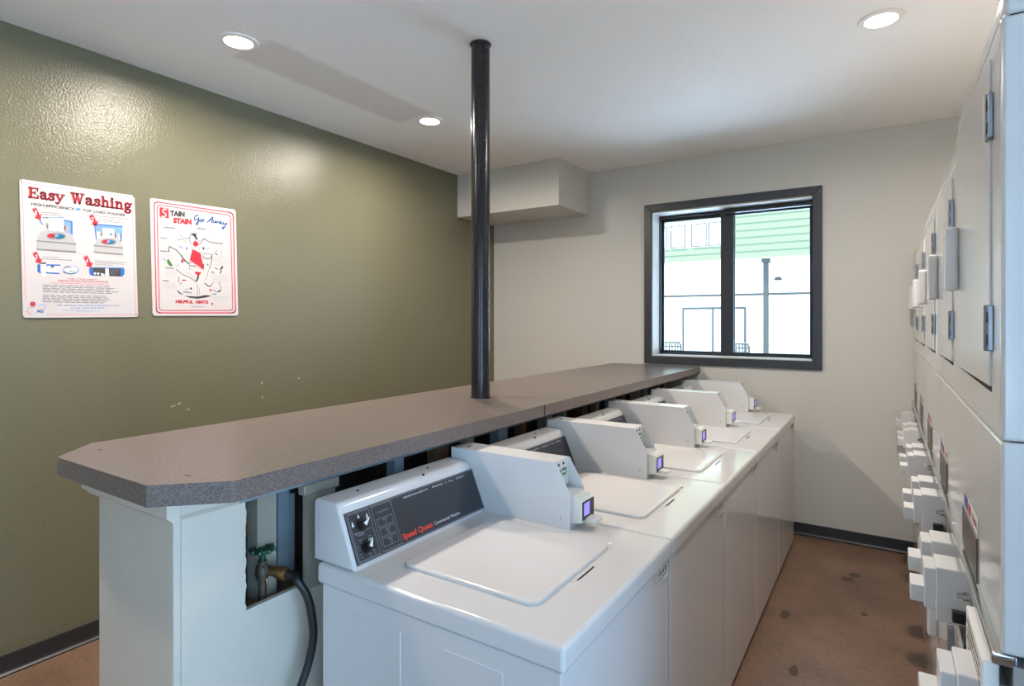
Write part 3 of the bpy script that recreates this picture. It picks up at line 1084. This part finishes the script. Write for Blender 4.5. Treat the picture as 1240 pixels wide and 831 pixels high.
DL = ['white stacked dryer nearest the camera, taller than the rest, its flat side catching blue daylight',
      'second stacked dryer along the wall, behind the nearest one',
      'third stacked dryer, middle one of the five along the wall',
      'fourth stacked dryer along the wall, next to last before the window wall',
      'farthest stacked dryer, in the corner against the cream window wall']
n0 = dryer(2.044, 2.086, 2.013)
n0['label'] = DL[0]
plate = MB().box(.128, .150, 1.185, 1.40, .86, 1.022, 'sticker_white', .002, 1).build('instruction_plate', n0, (.525, 1.52, 0))
q = Print(lambda s, z, l: (.1276 - .0004 * l, s, z), 1)
q.para(1.2, 1.385, 1.0, 9, -.015, .006, 'ink_brown', 0).build('plate_print', n0, (.525, 1.52, 0), False)
d0 = dryer(1.985, 2.030, 1.957)
for i in range(1, 5):
    d_ = d0 if i == 1 else copy_tree(d0)
    d_.location = (.527, 1.52 + .70 * i, 0)
    d_['label'] = DL[i]


# ================================================================== THE TWO SIGNS
def sign_map(cx, cy, sc, base):
    def fn(x, y, layer):
        yy, zz = on_wall(cx + x / sc, cy + y / sc, WL + .006)
        return (base + .0003 * layer, yy, zz)
    return fn


def sign(name, corners, label, r):
    pts = [on_wall(u, v_, WL + .006) for u, v_ in corners]                  # TL TR BR BL on the wall
    cy = sum(p[0] for p in pts) / 4
    zb = min(p[1] for p in pts)
    t = thing(name, (WL, cy, zb), label, 'sign', 'laundry instruction signs')
    out = []
    for k in range(4):
        p, a, b_ = Vector(pts[k]), Vector(pts[k - 1]), Vector(pts[(k + 1) % 4])
        p0, p1 = p + (a - p).normalized() * r, p + (b_ - p).normalized() * r
        for i in range(6):
            s = i / 5
            out.append(tuple(p0 * (1 - s) ** 2 + p * 2 * s * (1 - s) + p1 * s * s))
    MB().prism(out, 'x', WL + .0005, WL + .0055, 'poster_board').build('board', t, (WL, cy, zb))
    return t, (WL, cy, zb)


BASE = WL + .0058
sg, so = sign('wall_sign', [(23.5, 216.5), (163, 237), (167.3, 384), (28, 385)], 'white sign headed Easy Washing with red title on the green wall', .016)
B8 = lambda: Print(sign_map(20, 215, 8.267, BASE))
C8 = lambda: Print(sign_map(20, 305, 8.267, BASE))
A4 = lambda: Print(sign_map(0, 200, 4.0, BASE))
q = A4()
q.line([(125, 660), (107, 85), (640, 158), (657, 725), (230, 725)], 2.4, 'ink_pink', 0)
q.build('border_line', sg, so, False)
q = A4()
for x, y in ((103, 80), (646, 155), (660, 722)):
    q.ell(x, y, 4, 4, 'ink_grey', 2, 10)
q.build('nail_head', sg, so, False)
# slab-serif title built stroke by stroke
G = {
    'E': [([(.2, .05), (.2, .95)], .2), ([(.04, .95), (.78, .95)], .09), ([(.04, .05), (.82, .05)], .09), ([(.2, .51), (.56, .51)], .09), ([(.76, .93), (.76, .72)], .07), ([(.8, .07), (.8, .3)], .07), ([(.57, .62), (.57, .4)], .06)],
    'a': [([(.14, .52), (.2, .62), (.36, .65), (.5, .58), (.52, .45), (.52, .12), (.6, .04), (.7, .06)], .14), ([(.52, .38), (.3, .36), (.14, .26), (.14, .13), (.26, .04), (.42, .08), (.52, .18)], .11)],
    's': [([(.5, .5), (.48, .6), (.3, .65), (.14, .57), (.16, .45), (.32, .36), (.48, .26), (.48, .11), (.3, .03), (.12, .08), (.1, .2)], .13)],
    'y': [([(.12, .62), (.38, .06)], .17), ([(.66, .62), (.38, .06), (.26, -.2), (.12, -.25), (.06, -.16)], .09), ([(.0, .64), (.28, .64)], .07), ([(.52, .64), (.78, .64)], .07)],
    'W': [([(.14, .95), (.36, .05)], .18), ([(.36, .05), (.58, .95)], .09), ([(.5, .9), (.74, .05)], .18), ([(.74, .05), (.98, .95)], .09), ([(.0, .96), (.3, .96)], .08), ([(.42, .96), (.66, .96)], .08), ([(.84, .96), (1.1, .96)], .08)],
    'h': [([(.18, .95), (.18, .05)], .17), ([(.2, .48), (.34, .62), (.48, .6), (.54, .46), (.54, .05)], .14), ([(.04, .95), (.18, .95)], .07), ([(.03, .04), (.32, .04)], .07), ([(.42, .04), (.7, .04)], .07)],
    'i': [([(.18, .62), (.18, .05)], .17), ([(.17, .87), (.19, .87)], .19), ([(.04, .63), (.18, .63)], .07), ([(.03, .04), (.33, .04)], .07)],
    'n': [([(.18, .62), (.18, .05)], .17), ([(.2, .46), (.34, .62), (.48, .6), (.54, .46), (.54, .05)], .14), ([(.04, .63), (.18, .63)], .07), ([(.03, .04), (.32, .04)], .07), ([(.42, .04), (.7, .04)], .07)],
    'g': [([(.5, .34), (.46, .56), (.3, .64), (.14, .54), (.12, .4), (.18, .28), (.32, .24), (.46, .3)], .13), ([(.18, .22), (.14, .12), (.3, .06), (.5, .02), (.56, -.1), (.46, -.24), (.26, -.28), (.1, -.2), (.12, -.08), (.24, .0)], .11), ([(.5, .56), (.64, .62)], .1)],
}
ADV = {'E': .9, 'a': .74, 's': .62, 'y': .84, 'W': 1.16, 'h': .76, 'i': .4, 'n': .76, 'g': .7, ' ': .46}
q = B8()
q.glyphs(G, ADV, 'Easy Washing', (118, 200), (1150, 330), 104, 'ink_maroon', 1, 9)
q.glyphs(G, ADV, 'Easy Washing', (113, 196), (1145, 326), 104, 'ink_red', 2)
q.build('title_lettering', sg, so, False)
q = B8()
q.text('HIGH-EFFICIENCY', (148, 276), (582, 330), 27, 'ink_dark', 1, .025)
q.text('TOP LOAD WASHER', (662, 340), (1092, 390), 27, 'ink_dark', 1, .025)
q.ell(616, 318, 28, 16, 'ink_sky', 1).line([(596, 322), (640, 314)], 4, 'ink_blue', 2)
q.build('subtitle_lettering', sg, so, False)


def arrow(q, x, y, num, s=1.0):
    q.poly([(x - 32 * s, y - 42 * s), (x + 10 * s, y - 58 * s), (x + 42 * s, y + 12 * s), (x + 62 * s, y + 6 * s), (x + 44 * s, y + 60 * s), (x - 14 * s, y + 36 * s), (x + 4 * s, y + 28 * s)], 'ink_red', 1)
    q.poly([(x - 36 * s, y - 52 * s), (x + 6 * s, y - 68 * s), (x + 12 * s, y - 56 * s), (x - 30 * s, y - 40 * s)], 'ink_pink', 1)
    q.text(num, (x - 8 * s, y + 14 * s), (x + 14 * s, y + 6 * s), 44 * s, 'poster_board', 2, .04)


for mk, x, y, n in ((B8, 190, 365, '1'), (B8, 758, 430, '2'), (C8, 195, 62, '3'), (C8, 703, 100, '4')):
    q = mk()
    arrow(q, x, y, n)
    q.build('step_arrow', sg, so, False)
q = B8()
q.para(245, 445, 344, 2, 20, 5, 'ink_grey', 1, .09, 1.0)
q.para(795, 1130, 382, 1, 18, 5, 'ink_grey', 1, .1, 1.0).para(800, 1075, 408, 2, 20, 5, 'ink_grey', 1, .1, 1.0)
q.build('step_text', sg, so, False)['kind'] = 'stuff'
# two pictures of an open washer
q = B8()
q.poly([(232, 400), (330, 398), (330, 470), (545, 590), (565, 580), (562, 440), (470, 425), (470, 395), (245, 400)], 'ink_sky', 0)
q.line([(238, 405), (236, 440), (262, 470)], 10, 'ink_blue', 1).line([(480, 430), (552, 442), (552, 560)], 12, 'ink_blue', 1)
q.poly([(243, 540), (322, 530), (470, 545), (545, 560), (596, 660), (200, 628)], 'ink_machine', 2)
q.poly([(200, 628), (596, 660), (596, 676), (200, 640)], 'ink_machine_dark', 3)
q.poly([(200, 640), (596, 676), (596, 755), (200, 725)], 'ink_machine', 2)
q.poly([(200, 712), (596, 738), (596, 755), (200, 725)], 'ink_machine_dark', 3)
q.poly([(318, 402), (474, 410), (474, 545), (318, 530)], 'sticker_white', 3)
q.line([(318, 402), (474, 410), (474, 545), (318, 530)], 3, 'ink_pale', 4, True)
q.poly([(278, 458), (318, 452), (318, 535), (300, 520)], 'ink_pale', 3).poly([(474, 475), (522, 482), (524, 545), (474, 545)], 'ink_pale', 3)
q.poly([(306, 475), (316, 475), (316, 510), (306, 500)], 'ink_brown', 4).poly([(478, 482), (492, 484), (492, 525), (478, 525)], 'ink_brown', 4)
q.ell(398, 588, 98, 34, 'ink_machine_dark', 3).ell(345, 582, 38, 22, 'ink_red', 4).ell(435, 592, 46, 24, 'ink_teal', 4).ell(400, 580, 20, 14, 'ink_sky', 5).ell(365, 590, 10, 8, 'ink_maroon', 5)
q.poly([(168, 440), (190, 440), (262, 510), (250, 530)], 'sticker_white', 3)
q.build('washer_picture', sg, so, False)
q = B8()
q.poly([(775, 470), (1062, 488), (1052, 640), (1040, 650), (1030, 560), (800, 540), (800, 640)], 'ink_sky', 0)
q.line([(782, 468), (1058, 492)], 12, 'ink_blue', 1).line([(780, 470), (800, 620)], 10, 'ink_blue', 1).line([(1050, 560), (1044, 640)], 10, 'ink_blue', 1)
q.poly([(815, 612), (860, 605), (980, 612), (1035, 625), (1066, 700), (772, 675)], 'ink_machine', 2)
q.poly([(772, 675), (1066, 700), (1066, 714), (772, 688)], 'ink_machine_dark', 3)
q.poly([(772, 688), (1066, 714), (1066, 778), (772, 752)], 'ink_machine', 2)
q.poly([(772, 742), (1066, 766), (1066, 778), (772, 752)], 'ink_machine_dark', 3)
q.poly([(858, 505), (978, 515), (978, 612), (858, 605)], 'sticker_white', 3)
q.line([(858, 505), (978, 515), (978, 612), (858, 605)], 3, 'ink_pale', 4, True)
q.poly([(832, 545), (858, 540), (858, 590), (836, 588)], 'ink_pale', 3).poly([(980, 558), (1016, 562), (1016, 610), (980, 608)], 'ink_pale', 3)
q.poly([(848, 550), (858, 550), (858, 590), (848, 586)], 'ink_brown', 4).poly([(982, 560), (992, 560), (992, 600), (982, 600)], 'ink_brown', 4)
q.poly([(925, 552), (945, 562), (960, 556), (960, 572), (940, 582)], 'ink_teal', 4)
q.ell(920, 645, 78, 30, 'ink_machine_dark', 3).ell(890, 642, 30, 20, 'ink_red', 4).ell(948, 650, 34, 20, 'ink_teal', 4).ell(920, 640, 16, 12, 'ink_sky', 5)
q.build('washer_picture', sg, so, False)
# steps three and four
q = C8()
q.poly([(210, 125), (240, 125), (240, 200), (430, 212), (430, 225), (225, 212), (208, 195)], 'ink_blue', 0).poly([(300, 125), (438, 128), (438, 145), (300, 145)], 'ink_blue', 0)
q.poly([(310, 140), (430, 142), (425, 205), (310, 205)], 'sticker_white', 1).poly([(340, 145), (372, 140), (378, 155), (345, 160)], 'ink_dark', 2)
q.poly([(240, 108), (295, 112), (292, 240), (262, 250), (242, 190)], 'sticker_white', 2).poly([(240, 106), (296, 108), (294, 124), (242, 122)], 'ink_dark', 3)
q.ell(545, 182, 80, 45, 'ink_sky', 0).ell(545, 178, 68, 34, 'sticker_white', 1).line([(480, 160), (520, 150), (548, 162)], 8, 'ink_dark', 2).line([(470, 205), (530, 222), (590, 214)], 6, 'ink_dark', 2).line([(520, 190), (580, 200)], 8, 'ink_machine_dark', 2)
q.build('step_picture', sg, so, False)['kind'] = 'stuff'
q = C8()
q.poly([(735, 155), (1070, 158), (1082, 180), (1080, 225), (1060, 248), (745, 238), (728, 215), (728, 175)], 'ink_blue', 0)
q.poly([(765, 158), (890, 165), (888, 240), (768, 236)], 'ink_dark', 1).poly([(922, 165), (1042, 168), (1040, 246), (928, 242)], 'ink_dark', 1)
q.poly([(888, 165), (922, 165), (928, 240), (888, 244)], 'sticker_white', 1)
q.poly([(775, 206), (795, 206), (795, 228), (775, 228)], 'sticker_white', 2).poly([(808, 206), (828, 208), (826, 230), (806, 228)], 'sticker_white', 2).poly([(838, 212), (880, 222), (880, 245), (850, 236)], 'sticker_white', 2)
q.para(800, 885, 172, 2, 14, 6, 'ink_brown', 2).para(935, 1030, 178, 5, 12, 4, 'ink_grey', 2)
q.build('step_picture', sg, so, False)['kind'] = 'stuff'
q = C8()
q.para(260, 440, 46, 1, 18, 5, 'ink_grey', 1, .05, 1.0).para(260, 575, 66, 1, 18, 6, 'ink_grey', 1, .06, 1.0).para(785, 1115, 88, 3, 18, 5, 'ink_grey', 1, .06)
q.build('step_text', sg, so, False)['kind'] = 'stuff'
q = C8()
q.text('FOR YOUR SAFETY', (522, 278), (818, 288), 15, 'ink_red', 1)
q.text('PLEASE AVOID THE FOLLOWING', (415, 297), (915, 311), 16, 'ink_red', 1, .01)
q.para(345, 985, 308, 1, 10, 7, 'ink_pink', 1, .03, 1.0)
q.build('warning_lettering', sg, so, False)
q = C8()
q.para(262, 1020, 330, 5, 17, 6, 'ink_grey', 1, .025, .95)
q.para(262, 980, 432, 5, 16.5, 6, 'ink_grey', 1, .018, .95)
q.build('body_text', sg, so, False)['kind'] = 'stuff'
q = C8()
q.text('For service visit www.coinmach.com', (410, 543), (1025, 545), 17, 'ink_blue', 1)
q.text('or call 1-877-264-6622', (545, 570), (880, 571), 16, 'ink_blue', 1)
q.para(455, 980, 583, 1, 9, 4, 'ink_sky', 1).para(590, 860, 598, 1, 9, 4, 'ink_sky', 1, 0, 1.0)
q.build('service_lettering', sg, so, False)['kind'] = 'stuff'
q = C8()
q.ell(163, 524, 29, 25, 'ink_red', 1, 20).line([(146, 522), (180, 522)], 3, 'ink_pink', 2)
q.line([(105, 560), (190, 556)], 5, 'ink_pale', 1).line([(118, 570), (110, 600), (130, 625), (165, 628)], 5, 'ink_pink', 1).line([(210, 540), (280, 525), (295, 550), (272, 580)], 5, 'ink_sky', 1)
q.line([(202, 612), (214, 582), (226, 604), (240, 578), (236, 608)], 7, 'ink_blue', 1).line([(268, 584), (250, 588), (266, 604), (246, 612)], 7, 'ink_blue', 1)
q.build('logo', sg, so, False)['kind'] = 'stuff'

sg2, so2 = sign('wall_sign', [(181.5, 239.5), (285.5, 254), (288.5, 382.5), (185, 382.5)], 'white sign with double red border and stained shirt drawing, on the green wall', .016)
D11 = lambda: Print(sign_map(180, 240, 11.08, BASE))
E11 = lambda: Print(sign_map(180, 310, 11.08, BASE))
bt, bb = [], []


def rr_px(x0, x1, yt0, yt1, yb, lean, r, n=5):
    """rounded outline in photo pixels following the sign's slant"""
    c = [(x0, yt0), (x1, yt1), (x1 + lean, yb), (x0 + lean, yb)]
    out = []
    for k in range(4):
        p, a, b_ = Vector(c[k]), Vector(c[k - 1]), Vector(c[(k + 1) % 4])
        p0, p1 = p + (a - p).normalized() * r, p + (b_ - p).normalized() * r
        for i in range(n + 1):
            s = i / n
            out.append(tuple(p0 * (1 - s) ** 2 + p * 2 * s * (1 - s) + p1 * s * s))
    return out


U1 = lambda: Print(sign_map(0, 0, 1.0, BASE))
q = U1()
q.line(rr_px(186.5, 282.3, 244.2, 257.8, 379, 3, 5), 1.7, 'ink_pink', 0, True)
q.line(rr_px(186.5, 282.3, 244.2, 257.8, 379, 3, 5), .75, 'ink_red', 1, True)
q.line(rr_px(190, 279, 248, 260.8, 376, 3, 4), 1.2, 'ink_pink', 0, True)
q.line(rr_px(190, 279, 248, 260.8, 376, 3, 4), .65, 'ink_red', 1, True)
q.build('border_line', sg2, so2, False)
q = D11()
q.poly([(145, 120), (268, 138), (272, 272), (150, 258)], 'ink_red', 0)
q.line([(238, 152), (205, 146), (188, 168), (200, 195), (228, 208), (232, 235), (210, 252), (176, 246)], 20, 'sticker_white', 1)
q.text('TAIN', (285, 232), (485, 248), 66, 'ink_dark', 1, .075, .0)
q.text('STAIN', (330, 328), (576, 352), 66, 'ink_red', 1, .075, .0)
q.build('title_lettering', sg2, so2, False)
q = D11()
q.line([(665, 232), (630, 235), (612, 268), (625, 298), (655, 290), (672, 262), (672, 300), (655, 350), (635, 355), (650, 325), (690, 300)], 15, 'ink_blue', 1)
q.line([(715, 285), (695, 295), (698, 318), (722, 318), (738, 300), (720, 285), (745, 295)], 15, 'ink_blue', 1)
q.line([(785, 325), (820, 300), (850, 258), (862, 255), (852, 300), (842, 332)], 15, 'ink_blue', 1).line([(805, 290), (862, 292)], 8, 'ink_blue', 1)
q.line([(868, 300), (872, 330), (890, 325), (900, 302), (905, 330), (925, 325), (930, 305)], 14, 'ink_blue', 1)
q.line([(968, 315), (945, 318), (945, 342), (965, 338), (972, 318), (978, 345), (995, 345)], 14, 'ink_blue', 1)
q.line([(1000, 322), (1008, 352), (1030, 345), (1050, 335), (1025, 380), (1000, 415), (985, 405), (1010, 380)], 14, 'ink_blue', 1).line([(880, 226), (920, 232)], 7, 'ink_sky', 1)
q.build('script_lettering', sg2, so2, False)
# stain headings and paragraphs
q = D11()
for s, p0, p1, bx, w, rows in (('BALL POINT', (205, 400), (358, 415), 205, 245, 4), ('COFFEE', (645, 410), (772, 430), 660, 230, 5), ('FRUIT', (160, 542), (242, 550), 160, 220, 4),
                               ('CANDLE WAX', (820, 600), (995, 622), 835, 240, 4), ('GREASE', (152, 718), (265, 724), 155, 190, 5), ('MUD', (872, 755), (935, 768), 878, 170, 3)):
    q.heading(p0, p1, 18, 'ink_dark', 1)
    q.para(bx, bx + w, p1[1] + 14, rows, 21, 3.5, 'ink_pale', 1, .08)
q.build('stain_text', sg2, so2, False)['kind'] = 'stuff'
q = E11()
for s, p0, p1, bx, w, rows in (('GRASS', (222, 168), (345, 178), 222, 170, 4), ('RUST', (190, 340), (270, 344), 190, 195, 5), ('LIPSTICK', (545, 140), (650, 146), 545, 195, 2), ('INK', (838, 226), (885, 232), 840, 230, 6),
                               ('BLOOD', (465, 494), (578, 502), 500, 10, 1), ('WINE', (852, 518), (915, 524), 860, 220, 4), ('GUM', (782, 122), (808, 128), 880, 190, 5)):
    q.heading(p0, p1, 17, 'ink_dark', 1)
    if s == 'GUM':
        q.para(bx, bx + w, 30, rows, 21, 3.5, 'ink_pale', 1, .06)
    elif w > 20:
        q.para(bx, bx + w, p1[1] + 14, rows, 21, 3.5, 'ink_pale', 1, .06)
q.build('stain_text', sg2, so2, False)['kind'] = 'stuff'
# shirt and tie drawing
q = D11()
q.poly([(568, 470), (640, 472), (640, 525), (660, 535), (655, 555), (630, 560), (620, 530), (590, 500)], 'ink_dark', 2)
q.line([(385, 560), (470, 545), (545, 535)], 6.4, 'ink_dark', 1).line([(550, 520), (552, 580), (575, 622)], 6.4, 'ink_dark', 1).line([(555, 515), (572, 480)], 8, 'ink_dark', 1)
q.line([(590, 660), (548, 850), (545, 960)], 4.8, 'ink_dark', 1).line([(672, 640), (740, 960)], 4, 'ink_dark', 3)
q.line([(680, 630), (735, 545), (820, 590)], 8, 'ink_dark', 1).line([(720, 555), (770, 545)], 9.6, 'ink_sky', 1)
q.line([(270, 720), (278, 650), (370, 695), (430, 760), (490, 850)], 11.2, 'ink_dark', 1)
q.line([(720, 745), (850, 755)], 6.4, 'ink_dark', 1).line([(725, 770), (745, 805), (800, 815), (840, 800), (845, 770)], 9.6, 'ink_dark', 1).line([(850, 760), (845, 830), (822, 940)], 6.4, 'ink_dark', 1)
q.line([(420, 490), (455, 528)], 9.6, 'ink_sky', 1).line([(410, 645), (458, 668)], 11.2, 'ink_sky', 1).line([(768, 685), (825, 665)], 9.6, 'ink_sky', 1).line([(900, 730), (915, 700)], 6.4, 'ink_dark', 1).line([(975, 700), (985, 740), (970, 800)], 4, 'ink_grey', 1)
q.ell(487, 576, 14, 14, 'ink_yellow', 1).ell(510, 678, 11, 20, 'ink_violet', 1).ell(510, 690, 8, 12, 'ink_pink', 2).ell(735, 675, 14, 20, 'ink_brown', 1).ell(685, 576, 12, 12, 'ink_pink', 1)
q.build('shirt_drawing', sg2, so2, False)['kind'] = 'stuff'
q = E11()
q.line([(440, 5), (490, 65), (540, 105)], 14.4, 'ink_dark', 1).line([(735, 110), (738, 150)], 11.2, 'ink_dark', 1).line([(855, 45), (828, 130), (800, 200), (765, 330)], 4.8, 'ink_grey', 1)
q.poly([(655, 262), (682, 262), (660, 325), (636, 355), (625, 350), (645, 300)], 'ink_dark', 2)
q.line([(370, 180), (450, 245), (560, 295), (632, 345)], 8, 'ink_dark', 1).line([(500, 210), (580, 262), (620, 300)], 4, 'ink_grey', 1)
q.line([(405, 275), (403, 360)], 6.4, 'ink_dark', 1).line([(655, 375), (655, 540)], 6.4, 'ink_grey', 1).line([(680, 430), (682, 520)], 4, 'ink_grey', 1)
q.poly([(372, 450), (460, 520), (452, 522), (405, 500)], 'ink_dark', 2)
q.poly([(480, 535), (560, 540), (655, 545), (760, 525), (845, 535), (760, 560), (655, 575), (560, 565)], 'ink_dark', 2)
q.poly([(742, 352), (765, 370), (815, 408), (880, 345), (825, 418), (800, 412), (750, 375)], 'ink_dark', 2)
q.line([(945, 350), (968, 440), (965, 465)], 6.4, 'ink_maroon', 1).poly([(918, 475), (965, 455), (972, 468), (930, 495)], 'ink_dark', 2)
q.poly([(250, 45), (275, 50), (322, 125), (305, 142), (275, 130), (245, 85)], 'ink_green', 2).line([(190, 35), (235, 68)], 9.6, 'ink_sky', 1).line([(365, 155), (408, 108)], 9.6, 'ink_sky', 1)
q.ell(452, 70, 18, 24, 'ink_red', 1).ell(475, 326, 30, 8, 'ink_red', 1).ell(578, 75, 8, 18, 'ink_red', 1).ell(832, 458, 14, 16, 'ink_red', 1).ell(568, 438, 13, 15, 'ink_dark', 1)
q.poly([(950, 185), (985, 130), (1005, 150), (975, 190)], 'ink_brown', 1).line([(960, 230), (975, 200)], 14.4, 'ink_dark', 1).line([(885, 160), (925, 180)], 9.6, 'ink_teal', 1)
q.line([(415, 385), (450, 360)], 11.2, 'ink_sky', 1).line([(490, 455), (535, 438)], 9.6, 'ink_sky', 1).line([(870, 455), (912, 490)], 9.6, 'ink_blue', 1).line([(605, 95), (628, 115)], 8, 'ink_sky', 1)
q.build('shirt_drawing', sg2, so2, False)['kind'] = 'stuff'
q = D11()
q.poly([(622, 570), (660, 590), (672, 628), (630, 655), (595, 628), (598, 595)], 'ink_red', 2)
q.poly([(592, 685), (690, 735), (715, 840), (738, 965), (555, 830)], 'ink_red', 2)
q.poly([(612, 988), (705, 991), (690, 1024), (665, 1038), (645, 1031)], 'ink_red', 2)
q.build('necktie_print', sg2, so2, False)['kind'] = 'stuff'
q = E11()
q.text('HELPFUL', (362, 630), (600, 638), 40, 'ink_red', 1, .06).text('HINTS', (632, 638), (800, 640), 40, 'ink_red', 1, .06)
q.build('footer_lettering', sg2, so2, False)
q = E11()
q.heading((560, 688), (750, 692), 16, 'ink_pale', 1)
q.ell(853, 643, 14, 13, 'ink_red', 1).line([(830, 690), (845, 662), (900, 668), (912, 640)], 3, 'ink_pink', 1).line([(885, 690), (905, 690)], 6, 'ink_sky', 1)
q.build('logo', sg2, so2, False)['kind'] = 'stuff'

# ================================================================== OUTSIDE THE WINDOW
g = MB().box(-40, 30, -30, 40, -.3, -.13, 'paving').build('ground')
struct(g, 'pale paving outside')
FY = 16.0
bd = thing('neighbouring_building', (-4, FY + 4, -.13), 'pale green clapboard building seen through the window', 'building')
bo = (-4, FY + 4, -.13)
MB().box(-16, 8, FY + 1, FY + 8, -.13, 3.2, 'stucco').build('ground_floor_wall', bd, bo)
MB().box(-16, 8, FY + .04, FY + 8, 3.2, 8.0, 'stucco').build('upper_storey', bd, bo)
uw = [(-5.62, -5.18, 3.6, 4.24), (-5.10, -4.68, 3.6, 4.24), (-4.52, -4.10, 3.6, 4.24), (-4.06, -3.70, 3.6, 4.24)]
pl = 3.215
k = 0
while pl < 7.9:
    if 3.45 < pl < 4.3:                                    # boards run past the row of windows on both sides
        spans = ((-16, -5.75), (-3.62, 8))
    else:
        spans = ((-16, 8),)
    for a, c in spans:
        MB().prism([(FY - .012, pl), (FY - .012, pl + .01), (FY - .002, pl + .185), (FY + .045, pl + .185), (FY + .045, pl)], 'x', a, c, 'siding').build('siding_board', bd, bo)
    pl += .185
    k += 1
MB().box(-5.75, -3.62, FY + .0, FY + .05, 3.42, 4.36, 'stucco').build('window_surround', bd, bo)
for a, c, z0, z1 in uw:
    f = ring(MB(), a, c, z0, z1, .03, .03, .03, .03, FY - .02, FY + .01, 'outdoor_frame').build('window', bd, bo)
    MB().box(a + .03, c - .03, FY - .005, FY + .0, z0 + .03, z1 - .03, 'outdoor_glass').build('pane', f, bo)
MB().box(-16, 8, FY + .955, FY + 1, 2.27, 2.33, 'outdoor_frame').build('belt_course', bd, bo)
f = ring(MB(), -5.05, -3.28, .1, 1.96, .05, .05, .06, .06, FY + .94, FY + .99, 'outdoor_frame').build('window', bd, bo)
MB().box(-4.2, -4.15, FY + .945, FY + .985, .16, 1.9, 'outdoor_frame').build('mullion', f, bo)
for a, c in ((-5.0, -4.2), (-4.15, -3.33)):
    MB().box(a, c, FY + .96, FY + .965, .16, 1.9, 'outdoor_glass').build('pane', f, bo)
MB().box(-2.695, -2.57, FY + .1, FY + .22, -.13, 3.09, 'outdoor_dark', .01, 1).box(-2.73, -2.535, FY + .08, FY + .25, 3.09, 3.2, 'outdoor_dark').build('porch_post', bd, bo)['label'] = 'dark porch post'
la = thing('wall_lantern', (-2.44, FY + 1, 2.66), 'small dark dome lamp on the white wall across the yard', 'wall lamp')
lao = (-2.44, FY + 1, 2.66)
MB().lathe((-2.44, FY + .82, 2.66), [(.1, 0), (.095, .05), (.06, .085), (.0, .1)], 'outdoor_dark', 16).build('shade', la, lao)
MB().cyl((-2.44, FY + .82, 2.74), (-2.44, FY + 1, 2.74), .018, 'outdoor_dark').build('bracket', la, lao)


def patio_chair(x, label):
    y, z0 = FY - .6, -.13
    og = (x, y, z0)
    t = thing('patio_chair', og, label, 'chair', 'lattice-back patio chairs across the yard')
    m = 'outdoor_dark'
    MB().box(x - .23, x + .23, y - .25, y + .22, z0 + .42, z0 + .45, m).build('seat', t, og)
    b = MB().tube([(x - .23, y - .25, z0 + .45), (x - .23, y - .3, z0 + 1.06), (x - .19, y - .305, z0 + 1.13), (x + .19, y - .305, z0 + 1.13), (x + .23, y - .3, z0 + 1.06), (x + .23, y - .25, z0 + .45)], .026, m, 8)
    for i in range(5):
        b.tube([(x - .155 + i * .0775, y - .255, z0 + .46), (x - .155 + i * .0775, y - .305, z0 + 1.12)], .020, m, 6)
    for i in range(5):
        b.tube([(x - .22, y - .27 - i * .007, z0 + .58 + i * .11), (x + .22, y - .27 - i * .007, z0 + .58 + i * .11)], .020, m, 6)
    b.build('lattice_back', t, og)
    for sx in (-.21, .21):
        for sy in (-.23, .2):
            MB().tube([(x + sx, y + sy, z0), (x + sx, y + sy, z0 + .42)], .016, m, 8).build('leg', t, og)


patio_chair(-4.77, 'dark lattice-back patio chair outside, lower left of the window')
patio_chair(-3.08, 'dark lattice-back patio chair outside, beside the window stile')
